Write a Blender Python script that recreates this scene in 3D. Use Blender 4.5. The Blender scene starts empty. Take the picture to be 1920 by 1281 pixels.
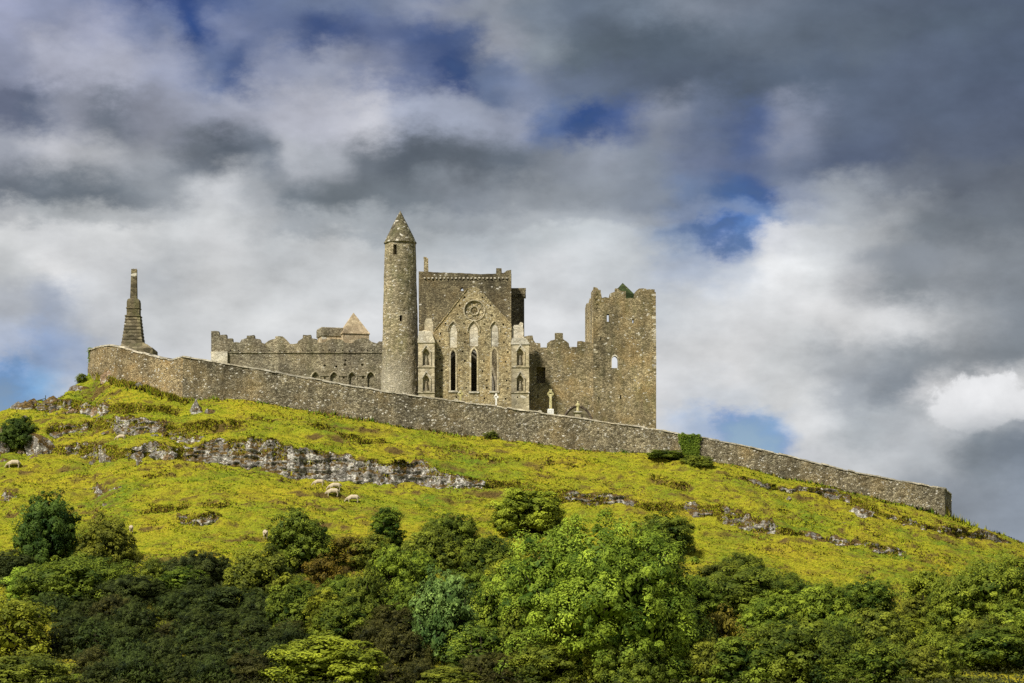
import bpy, bmesh, math, random
import numpy as np
from mathutils import Vector, Matrix
from mathutils.geometry import delaunay_2d_cdt

scene = bpy.context.scene
C = scene.collection
R = math.radians

# ------------------------------------------------------------------ camera
K = 4500.0          # focal length in pixels of the 1920 px wide photograph
HZ = 1200.0         # row of the horizon (eye level)
cam_d = bpy.data.cameras.new('camera')
cam = bpy.data.objects.new('camera', cam_d); C.objects.link(cam)
cam.location = (0, 0, 0); cam.rotation_euler = (R(90), 0, 0)
cam_d.sensor_width = 36; cam_d.lens = K / 1920 * 36
cam_d.shift_y = (HZ - 640.5) / 1920
cam_d.clip_start = 1; cam_d.clip_end = 20000
scene.camera = cam

def lin(c):
    c = c / 255.0
    return c / 12.92 if c <= 0.04045 else ((c + 0.055) / 1.055) ** 2.4
def rgb(r, g, b, a=1.0): return (lin(r), lin(g), lin(b), a)

# node helper: N(tree, type, {input: value or socket}, attr=...)
def N(nt, typ, ins=None, **attrs):
    n = nt.nodes.new(typ)
    for k, v in attrs.items(): setattr(n, k, v)
    for k, v in (ins or {}).items():
        s = n.inputs[k]
        if isinstance(v, bpy.types.NodeSocket): nt.links.new(v, s)
        elif isinstance(v, bpy.types.Node): nt.links.new(v.outputs[0], s)
        else: s.default_value = v
    return n
def M_(nt, op, a, b=0.0, c=0.0, clamp=False):
    n = N(nt, 'ShaderNodeMath', {0: a, 1: b, 2: c}, operation=op); n.use_clamp = clamp
    return n.outputs[0]
def MIX(nt, fac, a, b, blend='MIX'):
    n = nt.nodes.new('ShaderNodeMix'); n.data_type = 'RGBA'; n.blend_type = blend
    for s, v in ((n.inputs[0], fac), (n.inputs[6], a), (n.inputs[7], b)):
        if isinstance(v, bpy.types.NodeSocket): nt.links.new(v, s)
        elif isinstance(v, bpy.types.Node): nt.links.new(v.outputs[0], s)
        else: s.default_value = v
    return n.outputs[2]
def MAPR(nt, v, a, b, c=0.0, d=1.0, smooth=False):
    n = N(nt, 'ShaderNodeMapRange', {0: v, 1: a, 2: b, 3: c, 4: d})
    if smooth: n.interpolation_type = 'SMOOTHSTEP'
    return n.outputs[0]
def RAMP(nt, fac, stops, interp='LINEAR'):
    n = nt.nodes.new('ShaderNodeValToRGB'); cr = n.color_ramp; cr.interpolation = interp
    while len(cr.elements) < len(stops): cr.elements.new(0.5)
    for e, (p, c) in zip(cr.elements, stops): e.position = p
    for e, (p, c) in zip(cr.elements, stops): e.color = c if len(c) == 4 else (*c, 1)
    nt.links.new(fac if isinstance(fac, bpy.types.NodeSocket) else fac.outputs[0], n.inputs[0])
    return n

# ------------------------------------------------------------------ sun and sky
SUN_TO = Vector((-0.45, -0.56, 0.76)).normalized()
sun_d = bpy.data.lights.new('sun', 'SUN'); sun_d.energy = 4.9; sun_d.angle = R(4.0); sun_d.color = (1.0, 0.93, 0.80)
sun = bpy.data.objects.new('sun', sun_d); C.objects.link(sun)
sun.rotation_euler = (-SUN_TO).to_track_quat('-Z', 'Y').to_euler()

world = bpy.data.worlds.new('World'); scene.world = world; world.use_nodes = True
wt = world.node_tree; wt.nodes.clear()
sky = N(wt, 'ShaderNodeTexSky', sky_type='NISHITA', sun_disc=False)
sky.sun_elevation = math.asin(SUN_TO.z); sky.sun_rotation = math.atan2(SUN_TO.x, SUN_TO.y) % (2 * math.pi)
sky.air_density = 1.0; sky.dust_density = 0.3; sky.ozone_density = 4.0; sky.altitude = 200
skyc = N(wt, 'ShaderNodeVectorMath', {0: sky.outputs[0], 'Scale': 0.07}, operation='SCALE').outputs[0]
tc = N(wt, 'ShaderNodeTexCoord')
D0 = tc.outputs['Generated']
zen = N(wt, 'ShaderNodeSeparateXYZ', {0: D0}).outputs[2]
skyc = N(wt, 'ShaderNodeHueSaturation', {'Hue': 0.522, 'Saturation': 1.15, 'Value': MAPR(wt, zen, .06, .20, 1.15, .58), 'Color': skyc}).outputs[0]
# broken cloud deck: colour by direction, torn up by turbulent noise
def wnoise(scale, detail, rough, off=(0, 0, 0), sq=1.7):
    mp = N(wt, 'ShaderNodeMapping', {'Vector': D0, 'Scale': (1, 1, sq), 'Location': off})
    return N(wt, 'ShaderNodeTexNoise', {'Vector': mp.outputs[0], 'Scale': scale, 'Detail': detail, 'Roughness': rough})
w1 = wnoise(9, 5, 0.55); w2 = wnoise(30, 8, 0.66, (3, 1, 7))
def cen(n, amp):
    v = N(wt, 'ShaderNodeVectorMath', {0: n.outputs['Color'], 1: (0.5, 0.5, 0.5)}, operation='SUBTRACT').outputs[0]
    return N(wt, 'ShaderNodeVectorMath', {0: v, 'Scale': amp}, operation='SCALE').outputs[0]
D = N(wt, 'ShaderNodeVectorMath', {0: D0, 1: cen(w1, 0.040)}, operation='ADD').outputs[0]
D = N(wt, 'ShaderNodeVectorMath', {0: D, 1: cen(w2, 0.028)}, operation='ADD').outputs[0]
sx = N(wt, 'ShaderNodeSeparateXYZ', {0: D})
az = M_(wt, 'ARCTAN2', sx.outputs[0], sx.outputs[1])
el = M_(wt, 'ARCSINE', sx.outputs[2])
UW = math.pi / 7
tu = M_(wt, 'DIVIDE', M_(wt, 'PINGPONG', M_(wt, 'ADD', az, UW / 2), UW), UW)
VT = math.atan(HZ / K)
tv = M_(wt, 'PINGPONG', el, VT)
SKY_ROWS = [
 (0, [(0,190,192,208),(80,150,158,185),(160,135,145,175),(240,112,126,165),(320,45,70,128,.25),(400,80,100,148),(480,110,125,160),(560,118,133,165),(680,122,136,165),(800,150,158,178),(900,152,160,173),(1000,130,142,158),(1100,112,125,143),(1200,125,138,155),(1320,135,145,160),(1420,118,128,144),(1560,98,110,127),(1700,96,108,127),(1920,86,98,120)]),
 (75, [(0,160,166,192),(100,146,154,180),(200,168,173,195),(300,122,136,172),(350,58,84,140,.55),(420,130,142,175),(520,108,123,160),(600,72,92,138,.85),(700,102,117,155),(800,80,100,145,.85),(860,92,110,150),(920,168,174,187),(1000,142,152,163),(1080,103,116,130),(1250,92,105,120),(1400,108,120,136),(1600,100,112,128),(1800,92,105,123),(1920,88,100,120)]),
 (145, [(0,150,157,180),(80,182,186,204),(200,184,188,205),(300,165,172,195),(380,112,128,165),(440,84,103,146,.6),(500,150,158,182),(600,167,174,194),(700,138,148,177),(780,105,120,158),(840,50,75,128,.42),(900,112,128,160),(980,130,142,168),(1060,112,125,148),(1200,95,107,126),(1350,89,101,118),(1500,95,108,127),(1700,96,108,129),(1920,92,105,127)]),
 (213, [(0,106,114,136),(40,100,110,132),(120,148,153,168),(200,116,124,138),(280,150,155,170),(380,170,176,194),(460,177,182,198),(560,192,195,208),(700,203,205,214),(800,170,178,198),(900,165,173,192),(980,160,168,188),(1040,100,121,164,.7),(1100,34,70,132,.1),(1150,82,103,150,.6),(1240,142,150,167),(1320,112,125,150),(1400,92,110,150,.8),(1480,142,150,170),(1600,98,110,131),(1750,94,106,127),(1920,96,108,131)]),
 (290, [(0,168,173,185),(80,195,197,204),(180,190,193,199),(260,165,170,178),(330,115,123,134),(400,98,107,119),(480,120,129,142),(540,184,188,196),(600,168,173,181),(680,110,118,128),(780,93,102,113),(880,100,109,120),(980,108,118,131),(1060,140,148,160),(1130,154,162,176),(1220,140,150,165),(1320,118,130,158),(1400,106,121,155,.85),(1500,118,130,154),(1600,93,105,129),(1750,96,106,125),(1920,89,99,118)]),
 (370, [(0,114,122,133),(100,112,121,131),(200,120,129,139),(300,150,156,163),(390,206,209,213),(470,172,177,183),(540,124,133,142),(640,119,128,136),(760,126,135,144),(880,143,151,161),(1000,156,163,171),(1100,150,158,168),(1220,145,155,170),(1310,118,137,170,.7),(1380,80,112,165,.45),(1430,50,88,152,.1),(1500,150,160,180),(1580,172,179,188),(1680,122,130,143),(1800,101,109,122),(1920,107,115,128)]),
 (415, [(0,190,193,197),(100,176,181,185),(200,190,194,197),(300,185,189,193),(390,212,215,217),(470,190,194,198),(540,170,176,182),(640,172,178,183),(760,165,172,178),(880,168,175,182),(1000,178,184,190),(1100,172,179,187),(1220,168,176,187),(1310,140,156,186,.8),(1370,125,146,184,.75),(1430,120,145,188,.7),(1490,180,188,202),(1580,182,188,195),(1680,152,158,166),(1800,116,124,135),(1920,112,120,131)]),
 (450, [(0,219,221,222),(100,212,214,216),(200,226,228,229),(300,207,210,212),(400,215,217,219),(520,201,205,208),(640,207,210,212),(760,190,196,200),(900,190,197,203),(1050,199,205,209),(1180,195,201,206),(1280,158,177,206,.6),(1350,60,108,182,.05),(1400,100,138,198,.3),(1450,220,223,229),(1530,203,207,211),(1640,181,185,189),(1760,126,134,143),(1920,114,122,132)]),
 (525, [(0,205,208,210),(80,232,233,234),(180,214,216,218),(280,195,199,203),(400,220,222,223),(560,217,220,222),(760,211,215,218),(1000,216,219,222),(1200,206,211,215),(1300,184,195,213,.9),(1380,205,212,222),(1450,236,238,240),(1520,217,220,222),(1600,185,188,192),(1690,142,149,156),(1780,148,154,161),(1920,138,145,153)]),
 (600, [(0,185,190,198),(80,166,175,191),(180,206,209,213),(300,212,215,217),(500,224,226,227),(760,222,224,226),(1050,224,226,228),(1250,206,211,216),(1400,224,226,228),(1550,231,232,233),(1700,217,219,221),(1800,180,185,190),(1920,148,156,165)]),
 (680, [(0,190,201,222),(60,158,178,212,.8),(140,172,187,213),(220,206,210,216),(400,222,224,226),(800,222,224,226),(1250,224,226,228),(1400,231,232,233),(1500,217,220,222),(1600,179,184,189),(1700,146,153,160),(1800,152,158,164),(1920,140,148,156)]),
 (748, [(0,98,160,226,.3),(60,148,189,231,.7),(140,207,214,224),(400,222,224,226),(1250,227,228,230),(1400,216,221,227),(1500,224,226,227),(1600,168,174,181),(1680,140,148,157),(1740,219,220,222),(1820,242,242,243),(1920,226,227,228)]),
 (800, [(0,110,165,226,.3),(140,205,212,222),(400,222,224,226),(1250,222,224,227),(1340,186,203,228,.8),(1390,82,140,214,.2),(1440,134,175,225,.4),(1520,225,227,229),(1620,180,186,191),(1700,175,180,185),(1780,205,208,211),(1850,170,176,182),(1920,158,165,174)]),
 (860, [(0,190,200,215),(400,215,218,222),(1300,215,220,226),(1400,146,178,222,.4),(1450,96,150,219,.3),(1520,218,221,225),(1600,211,214,217),(1700,191,195,199),(1760,186,191,196),(1850,136,145,154),(1920,124,134,146)]),
 (960, [(0,200,205,210),(600,205,209,213),(1200,205,209,214),(1600,195,200,206),(1700,165,172,180),(1800,150,158,168),(1920,152,162,175)]),
]
detail = wnoise(16, 9, 0.56, (5, 2, 0), 2.2)
fine = wnoise(46, 6, 0.55, (1, 8, 3), 1.6)
dsum = M_(wt, 'ADD', M_(wt, 'MULTIPLY', M_(wt, 'SUBTRACT', detail.outputs[0], 0.5), 1.5),
          M_(wt, 'MULTIPLY', M_(wt, 'SUBTRACT', fine.outputs[0], 0.5), 1.0))
col = alpha = None
prev_v = None
for py, stops in SKY_ROWS:
    st = []
    for s in stops:
        u = math.atan((s[0] - 960) / K)
        st.append(((u + UW / 2) / UW, rgb(s[1], s[2], s[3], s[4] if len(s) > 4 else 1.0)))
    rn = RAMP(wt, tu, st, 'EASE')
    v = math.atan((HZ - py) / K)
    if col is None: col, alpha = rn.outputs[0], rn.outputs[1]
    else:
        f = MAPR(wt, tv, prev_v, v, smooth=True)
        col = MIX(wt, f, col, rn.outputs[0])
        alpha = M_(wt, 'ADD', M_(wt, 'MULTIPLY', alpha, M_(wt, 'SUBTRACT', 1.0, f)), M_(wt, 'MULTIPLY', rn.outputs[1], f))
    prev_v = v
gain = M_(wt, 'MINIMUM', M_(wt, 'MAXIMUM', M_(wt, 'ADD', 0.90, M_(wt, 'MULTIPLY', dsum, 0.46)), 0.45), 1.16)
cloud = N(wt, 'ShaderNodeVectorMath', {0: col, 'Scale': gain}, operation='SCALE').outputs[0]
cover = MAPR(wt, M_(wt, 'ADD', alpha, M_(wt, 'MULTIPLY', dsum, 0.8)), 0.0, 0.62, smooth=True)
cloud = N(wt, 'ShaderNodeHueSaturation', {'Saturation': 1.0, 'Color': cloud}).outputs[0]
# a white cumulus and a small grey cloudlet in front of the deck
az0 = M_(wt, 'ARCTAN2', N(wt, 'ShaderNodeSeparateXYZ', {0: D0}).outputs[0], N(wt, 'ShaderNodeSeparateXYZ', {0: D0}).outputs[1])
el0 = M_(wt, 'ARCSINE', zen)
puff = wnoise(34, 10, 0.62, (4, 4, 2), 1.2)
def cloudlet(base, px, py, a, b, rough, edge, c, strength):
    du = M_(wt, 'DIVIDE', M_(wt, 'SUBTRACT', az0, math.atan((px - 960) / K)), a / K); dv = M_(wt, 'DIVIDE', M_(wt, 'SUBTRACT', el0, math.atan((HZ - py) / K)), b / K)
    e = M_(wt, 'SUBTRACT', 1.0, M_(wt, 'ADD', M_(wt, 'MULTIPLY', du, du), M_(wt, 'MULTIPLY', dv, dv)))
    e = M_(wt, 'ADD', e, M_(wt, 'MULTIPLY', M_(wt, 'SUBTRACT', puff.outputs[0], .5), rough))
    low = MAPR(wt, dv, -1.6, .3, 0.0, 1.0, True)
    f = M_(wt, 'MULTIPLY', M_(wt, 'MULTIPLY', MAPR(wt, e, 0.0, edge, smooth=True), low), strength)
    cc = N(wt, 'ShaderNodeVectorMath', {0: c, 'Scale': M_(wt, 'ADD', .72, M_(wt, 'MULTIPLY', puff.outputs[0], .56))}, operation='SCALE').outputs[0]
    return MIX(wt, f, base, cc)
final = MIX(wt, cover, skyc, cloud)
final = cloudlet(final, 1862, 762, 150, 50, 5.2, .55, rgb(232, 233, 235)[:3], .9)
final = cloudlet(final, 1690, 497, 120, 40, 2.4, .9, rgb(140, 147, 156)[:3], .75)
bg = N(wt, 'ShaderNodeBackground', {'Color': final, 'Strength': 0.74})
wt.links.new(bg.outputs[0], N(wt, 'ShaderNodeOutputWorld').inputs[0])

vs = scene.view_settings
vs.view_transform = 'Standard'; vs.look = 'None'; vs.gamma = 1.0; vs.exposure = 0.42; vs.use_curve_mapping = False
scene.cycles.max_bounces = 6
scene.cycles.use_denoising = False

# ------------------------------------------------------------------ helpers
def _hash(ix, iy, iz):
    h = (ix.astype(np.int64) * 374761393 + iy.astype(np.int64) * 668265263 + iz.astype(np.int64) * 2147483647 + 1013904223) & 0xFFFFFFFF
    h = ((h ^ (h >> 13)) * 1274126177) & 0xFFFFFFFF
    h = ((h ^ (h >> 16)) * 2246822519) & 0xFFFFFFFF
    return ((h ^ (h >> 15)) & 0xFFFFFF) / float(0xFFFFFF) * 2 - 1
def vnoise(x, y, z=0.0):
    x = np.asarray(x, float); y = np.asarray(y, float) + 0 * x; z = np.asarray(z, float) + 0 * x
    x0, y0, z0 = np.floor(x), np.floor(y), np.floor(z)
    fx, fy, fz = x - x0, y - y0, z - z0
    fx, fy, fz = [f * f * (3 - 2 * f) for f in (fx, fy, fz)]
    r = 0
    for dx in (0, 1):
        for dy in (0, 1):
            for dz in (0, 1):
                w = (fx if dx else 1 - fx) * (fy if dy else 1 - fy) * (fz if dz else 1 - fz)
                r = r + w * _hash(x0 + dx, y0 + dy, z0 + dz)
    return r
def fbm(x, y, z=0.0, o=4, g=0.5):
    r, a, s = 0, 1.0, 0
    for i in range(o):
        r = r + a * vnoise(np.asarray(x) * 2 ** i + 17 * i, np.asarray(y) * 2 ** i - 9 * i, np.asarray(z) * 2 ** i + 5 * i); s += a; a *= g
    return r / s

def mesh_np(name, V, F, tri=None):
    """F: (n,4) or (n,3) int array"""
    V = np.asarray(V, np.float32); F = np.asarray(F, np.int32)
    me = bpy.data.meshes.new(name)
    k = F.shape[1]
    me.vertices.add(len(V)); me.vertices.foreach_set('co', V.ravel())
    me.loops.add(F.size); me.loops.foreach_set('vertex_index', F.ravel())
    me.polygons.add(len(F)); me.polygons.foreach_set('loop_start', np.arange(0, F.size, k, dtype=np.int32))
    me.update(calc_edges=True)
    return me
def tag(o, label=None, cat=None, group=None, kind=None):
    if label: o['label'] = label
    if cat: o['category'] = cat
    if group: o['group'] = group
    if kind: o['kind'] = kind
    return o
def empty(name, loc):
    o = bpy.data.objects.new(name, None); C.objects.link(o); o.location = loc; o.empty_display_size = 0.5
    return o
def link(name, me, mat=None, parent=None, loc=(0, 0, 0)):
    o = bpy.data.objects.new(name, me); C.objects.link(o); o.location = loc
    if parent is not None: o.parent = parent
    if mat is not None and len(me.materials) == 0: me.materials.append(mat)
    return o
def smooth(me): me.polygons.foreach_set('use_smooth', [True] * len(me.polygons))

class MB:
    """collects shapes in world coordinates; build() links them as one mesh under a parent"""
    def __init__(s): s.v = []; s.f = []
    def add(s, V, F):
        n = len(s.v); s.v += [tuple(map(float, p)) for p in V]; s.f += [tuple(i + n for i in f) for f in F]; return s
    def box(s, x0, x1, y0, y1, z0, z1, j=0.0, rnd=random):
        V = [(x, y, z) for z in (z0, z1) for y in (y0, y1) for x in (x0, x1)]
        if j: V = [(a + rnd.uniform(-j, j), b + rnd.uniform(-j, j), c + rnd.uniform(-j, j)) for a, b, c in V]
        return s.add(V, [(0, 2, 3, 1), (4, 5, 7, 6), (0, 1, 5, 4), (1, 3, 7, 5), (3, 2, 6, 7), (2, 0, 4, 6)])
    def prism(s, poly, y0, y1):                       # poly in (x,z)
        n = len(poly)
        V = [(x, y0, z) for x, z in poly] + [(x, y1, z) for x, z in poly]
        F = [tuple(range(n)), tuple(range(2 * n - 1, n - 1, -1))] + [(i, i + n, (i + 1) % n + n, (i + 1) % n) for i in range(n)]
        return s.add(V, F)
    def loft(s, rings, cap=True):
        n = len(rings[0]); V = [p for r in rings for p in r]; F = []
        for i in range(len(rings) - 1):
            for j in range(n):
                F.append((i * n + j, i * n + (j + 1) % n, (i + 1) * n + (j + 1) % n, (i + 1) * n + j))
        if cap: F += [tuple(range(n - 1, -1, -1)), tuple(range((len(rings) - 1) * n, len(rings) * n))]
        return s.add(V, F)
    def lathe(s, cx, cy, prof, n=24, rot=0.0):
        return s.loft([[(cx + r * math.cos(2 * math.pi * k / n + rot), cy + r * math.sin(2 * math.pi * k / n + rot), z) for k in range(n)] for r, z in prof])
    def square(s, cx, cy, prof, rot=0.0):             # prof: (half width, z)
        return s.lathe(cx, cy, [(r * math.sqrt(2), z) for r, z in prof], 4, math.pi / 4 + rot)
    def tube(s, pts, rad, n=6):
        rings = []
        for i, p in enumerate(pts):
            p = Vector(p); a = Vector(pts[max(i - 1, 0)]); b = Vector(pts[min(i + 1, len(pts) - 1)])
            d = (b - a).normalized(); q = d.to_track_quat('Z', 'Y'); r = rad[i] if hasattr(rad, '__len__') else rad
            rings.append([tuple(p + q @ Vector((r * math.cos(2 * math.pi * k / n), r * math.sin(2 * math.pi * k / n), 0))) for k in range(n)])
        return s.loft(rings)
    def torus(s, cx, y, cz, r, t, n=32, m=6):         # ring in a plane facing -y
        rings = []
        for i in range(n):
            a = 2 * math.pi * i / n
            rings.append([(cx + (r + t * math.cos(2 * math.pi * k / m)) * math.cos(a), y + t * math.sin(2 * math.pi * k / m), cz + (r + t * math.cos(2 * math.pi * k / m)) * math.sin(a)) for k in range(m)])
        rings.append(rings[0])
        return s.loft(rings, cap=False)
    def build(s, name, mat, parent=None, loc=None, sm=False):
        if parent is not None: o = parent.matrix_world.translation if False else parent.location
        else: o = Vector(loc) if loc is not None else Vector((0, 0, 0))
        if parent is not None and parent.parent is not None: o = parent.location + parent.parent.location
        me = bpy.data.meshes.new(name)
        me.from_pydata([(a - o.x, b - o.y, c - o.z) for a, b, c in s.v], [], s.f)
        bm = bmesh.new(); bm.from_mesh(me); bmesh.ops.recalc_face_normals(bm, faces=bm.faces); bm.to_mesh(me); bm.free()
        if sm: smooth(me)
        return link(name, me, mat, parent, (0, 0, 0) if parent is not None else o)

def inpoly(P, poly):
    x, y = P[:, 0], P[:, 1]; r = np.zeros(len(P), bool); n = len(poly)
    for i in range(n):
        x1, y1 = poly[i]; x2, y2 = poly[(i + 1) % n]
        if y1 == y2: continue
        c = ((y1 > y) != (y2 > y)) & (x < (x2 - x1) * (y - y1) / (y2 - y1) + x1)
        r ^= c
    return r
def arch(xc, w, zb, zt, pointed=1.0, n=7, rise=None):
    """pointed-arch polygon (x,z)"""
    h = rise if rise is not None else 0.9 * w * pointed
    zs = zt - h; a = w / 2; Rr = (h * h + a * a) / (2 * a)
    L = []
    for i in range(n + 1):
        z = zs + h * i / n
        x = -a + Rr - math.sqrt(max(Rr * Rr - (z - zs) ** 2, 0))
        L.append((x, z))
    pts = [(xc - a, zb)] + [(xc + x, z) for x, z in L] + [(xc - x, z) for x, z in reversed(L[:-1])] + [(xc + a, zb)]
    return pts
def ragged(pts, step, amp, rnd):
    """break a polyline into short uneven steps, as ruined masonry"""
    out = [pts[0]]
    for (x0, z0), (x1, z1) in zip(pts, pts[1:]):
        d = math.hypot(x1 - x0, z1 - z0); n = max(1, int(d / step))
        for i in range(1, n + 1):
            t = i / n; e = 0 if i == n else 1
            out.append((x0 + (x1 - x0) * t + rnd.uniform(-amp, amp) * e * 0.6, z0 + (z1 - z0) * t + rnd.uniform(-amp, amp) * (0.5 + 0.5 * e)))
    return out
def panel(name, parent, p0, p1, outline, openings, thick, mat, rough=0.05, grid=0.8, seed=1):
    """masonry wall with real openings. outline and openings in (s,z); s runs from p0 to p1, the wall grows to the left of p0->p1"""
    rnd = random.Random(seed)
    pts = []; edges = []
    def loop(poly):
        b = len(pts); pts.extend(poly); n = len(poly)
        edges.extend((b + i, b + (i + 1) % n) for i in range(n))
    loop(outline)
    for op in openings: loop(op[0])
    xs = [p[0] for p in outline]; zs = [p[1] for p in outline]
    g = []
    nx = int((max(xs) - min(xs)) / grid); nz = int((max(zs) - min(zs)) / grid)
    for i in range(nx + 1):
        for j in range(nz + 1):
            g.append((min(xs) + (i + rnd.uniform(.1, .9)) * grid, min(zs) + (j + rnd.uniform(.1, .9)) * grid))
    if g:
        G = np.array(g); keep = inpoly(G, outline)
        for op in openings: keep &= ~inpoly(G, op[0])
        pts += [tuple(p) for p in G[keep]]
    V2, _, T, _, _, _ = delaunay_2d_cdt([Vector(p) for p in pts], edges, [], 0, 1e-4)
    V2 = np.array([(v.x, v.y) for v in V2]); T = np.array([tuple(t) for t in T])
    cen_ = V2[T].mean(axis=1)
    lab = np.where(inpoly(cen_, outline), 0, -1)
    for k, op in enumerate(openings): lab[inpoly(cen_, op[0])] = k + 1
    d = Vector((p1[0] - p0[0], p1[1] - p0[1])).normalized(); nrm = Vector((-d.y, d.x))
    off = rough * fbm(V2[:, 0] * 0.9 + seed, V2[:, 1] * 1.1, 0, 3)
    def P(i, dep, o=True):
        s, z = V2[i]; dd = dep + (off[i] if o else 0)
        return (p0[0] + d.x * s + nrm.x * dd, p0[1] + d.y * s + nrm.y * dd, z)
    mb = MB(); vid = {}
    def vert(i, dep):
        k = (i, round(dep, 4))
        if k not in vid: vid[k] = len(mb.v); mb.v.append(P(i, dep))
        return vid[k]
    depth = [None] + [op[1] for op in openings]
    edge_t = {}
    for t, l in zip(T, lab):
        if l == 0:
            mb.f.append(tuple(vert(i, 0) for i in t)); mb.f.append(tuple(vert(i, thick) for i in reversed(t)))
        elif l > 0 and depth[l] is not None:
            mb.f.append(tuple(vert(i, depth[l]) for i in t)); mb.f.append(tuple(vert(i, thick) for i in reversed(t)))
        for a, b in ((0, 1), (1, 2), (2, 0)):
            edge_t.setdefault(tuple(sorted((t[a], t[b]))), []).append(l)
    for (a, b), ls in edge_t.items():
        if len(ls) == 1: ls = ls + [-1]
        if 0 in ls and (ls[0] != ls[1]):
            o = ls[0] if ls[1] == 0 else ls[1]
            dd = thick if (o < 0 or depth[o] is None) else depth[o]
            mb.f.append((vert(a, 0), vert(b, 0), vert(b, dd), vert(a, dd)))
    return mb.build(name, mat, parent)

# ------------------------------------------------------------------ materials
def new_mat(name):
    m = bpy.data.materials.new(name); m.use_nodes = True; nt = m.node_tree; nt.nodes.clear()
    out = N(nt, 'ShaderNodeOutputMaterial')
    return m, nt, out
def finish(nt, out, colr, bump=None, rough=0.95, bd=0.08, bs=0.8, spec=0.15):
    ins = {'Base Color': colr, 'Roughness': rough, 'Specular IOR Level': spec}
    if bump is not None:
        ins['Normal'] = N(nt, 'ShaderNodeBump', {'Height': bump, 'Distance': bd, 'Strength': bs}).outputs[0]
    b = N(nt, 'ShaderNodeBsdfPrincipled', ins)
    nt.links.new(b.outputs[0], out.inputs[0])
def stone(name, dark, mid, light, lich=(0.30, 0.17, 0.04), lamt=0.4, white=0.06, stain=0.5, sc=3.6, sq=1.6, green=0.0, bs=0.9, seed=0.0, bd=0.08, pale=None):
    m, nt, out = new_mat(name)
    t = N(nt, 'ShaderNodeTexCoord').outputs['Object']
    t = N(nt, 'ShaderNodeVectorMath', {0: t, 1: (seed, seed * 1.7, seed * .6)}, operation='ADD').outputs[0]
    wn = N(nt, 'ShaderNodeTexNoise', {'Vector': t, 'Scale': 1.7, 'Detail': 2})
    wv = N(nt, 'ShaderNodeVectorMath', {0: wn.outputs['Color'], 'Scale': 0.25}, operation='SCALE').outputs[0]
    tw = N(nt, 'ShaderNodeVectorMath', {0: t, 1: wv}, operation='ADD').outputs[0]
    mp = N(nt, 'ShaderNodeMapping', {'Vector': tw, 'Scale': (1, 1, sq)}).outputs[0]
    v1 = N(nt, 'ShaderNodeTexVoronoi', {'Vector': mp, 'Scale': sc}, feature='F1')
    v2 = N(nt, 'ShaderNodeTexVoronoi', {'Vector': mp, 'Scale': sc}, feature='DISTANCE_TO_EDGE')
    cs = N(nt, 'ShaderNodeSeparateColor', {0: v1.outputs['Color']})
    base = RAMP(nt, cs.outputs[0], [(0.0, dark), (0.45, mid), (1.0, light)]).outputs[0]
    n1 = N(nt, 'ShaderNodeTexNoise', {'Vector': t, 'Scale': 0.28, 'Detail': 8, 'Roughness': 0.62})
    base = MIX(nt, M_(nt, 'MULTIPLY', MAPR(nt, n1.outputs[0], 0.48, 0.66), lamt), base, (*lich, 1))
    ms = N(nt, 'ShaderNodeMapping', {'Vector': t, 'Scale': (1, 1, 0.35), 'Location': (7, 3, 1)}).outputs[0]
    n2 = N(nt, 'ShaderNodeTexNoise', {'Vector': ms, 'Scale': 0.42, 'Detail': 9, 'Roughness': 0.65})
    base = MIX(nt, M_(nt, 'MULTIPLY', MAPR(nt, n2.outputs[0], 0.46, 0.68), stain), base, (dark[0] * .45, dark[1] * .45, dark[2] * .5, 1))
    mk = N(nt, 'ShaderNodeMapping', {'Vector': t, 'Scale': (1, 1, 0.09), 'Location': (2, 9, 4)}).outputs[0]
    n6 = N(nt, 'ShaderNodeTexNoise', {'Vector': mk, 'Scale': 1.15, 'Detail': 6, 'Roughness': 0.6})
    base = MIX(nt, M_(nt, 'MULTIPLY', MAPR(nt, n6.outputs[0], 0.50, 0.70), stain), base, (dark[0] * .55, dark[1] * .55, dark[2] * .6, 1))
    if green:
        n4 = N(nt, 'ShaderNodeTexNoise', {'Vector': ms, 'Scale': 0.9, 'Detail': 6})
        base = MIX(nt, M_(nt, 'MULTIPLY', MAPR(nt, n4.outputs[0], 0.5, 0.68), green), base, (0.10, 0.12, 0.025, 1))
    n5 = N(nt, 'ShaderNodeTexNoise', {'Vector': t, 'Scale': .13, 'Detail': 7, 'Roughness': .68})
    base = MIX(nt, 1.0, base, RAMP(nt, n5.outputs[0], [(.32, (.52, .54, .58)), (.5, (1, 1, 1)), (.68, (1.42, 1.36, 1.22))]).outputs[0], 'MULTIPLY')
    wm = M_(nt, 'GREATER_THAN', cs.outputs[1], 1 - white)
    base = MIX(nt, M_(nt, 'MULTIPLY', wm, 0.8), base, (0.56, 0.53, 0.45, 1))
    if pale:
        zz = N(nt, 'ShaderNodeSeparateXYZ', {0: t}).outputs[2]
        zz = M_(nt, 'ADD', zz, M_(nt, 'MULTIPLY', n1.outputs[0], 5.0))
        base = MIX(nt, MAPR(nt, zz, pale[0] + 5 + seed * .6, pale[0] + seed * .6, 0, pale[1]), base, (.50, .455, .35, 1))
    base = N(nt, 'ShaderNodeHueSaturation', {'Saturation': .86, 'Color': base}).outputs[0]
    n3 = N(nt, 'ShaderNodeTexNoise', {'Vector': t, 'Scale': 7, 'Detail': 6, 'Roughness': 0.7})
    base = MIX(nt, 1.0, base, RAMP(nt, n3.outputs[0], [(0.25, (.45, .45, .45)), (0.5, (.95, .95, .95)), (0.75, (1.5, 1.5, 1.45))]).outputs[0], 'MULTIPLY')
    mort = MAPR(nt, v2.outputs[0], 0.0, 0.07)
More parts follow.
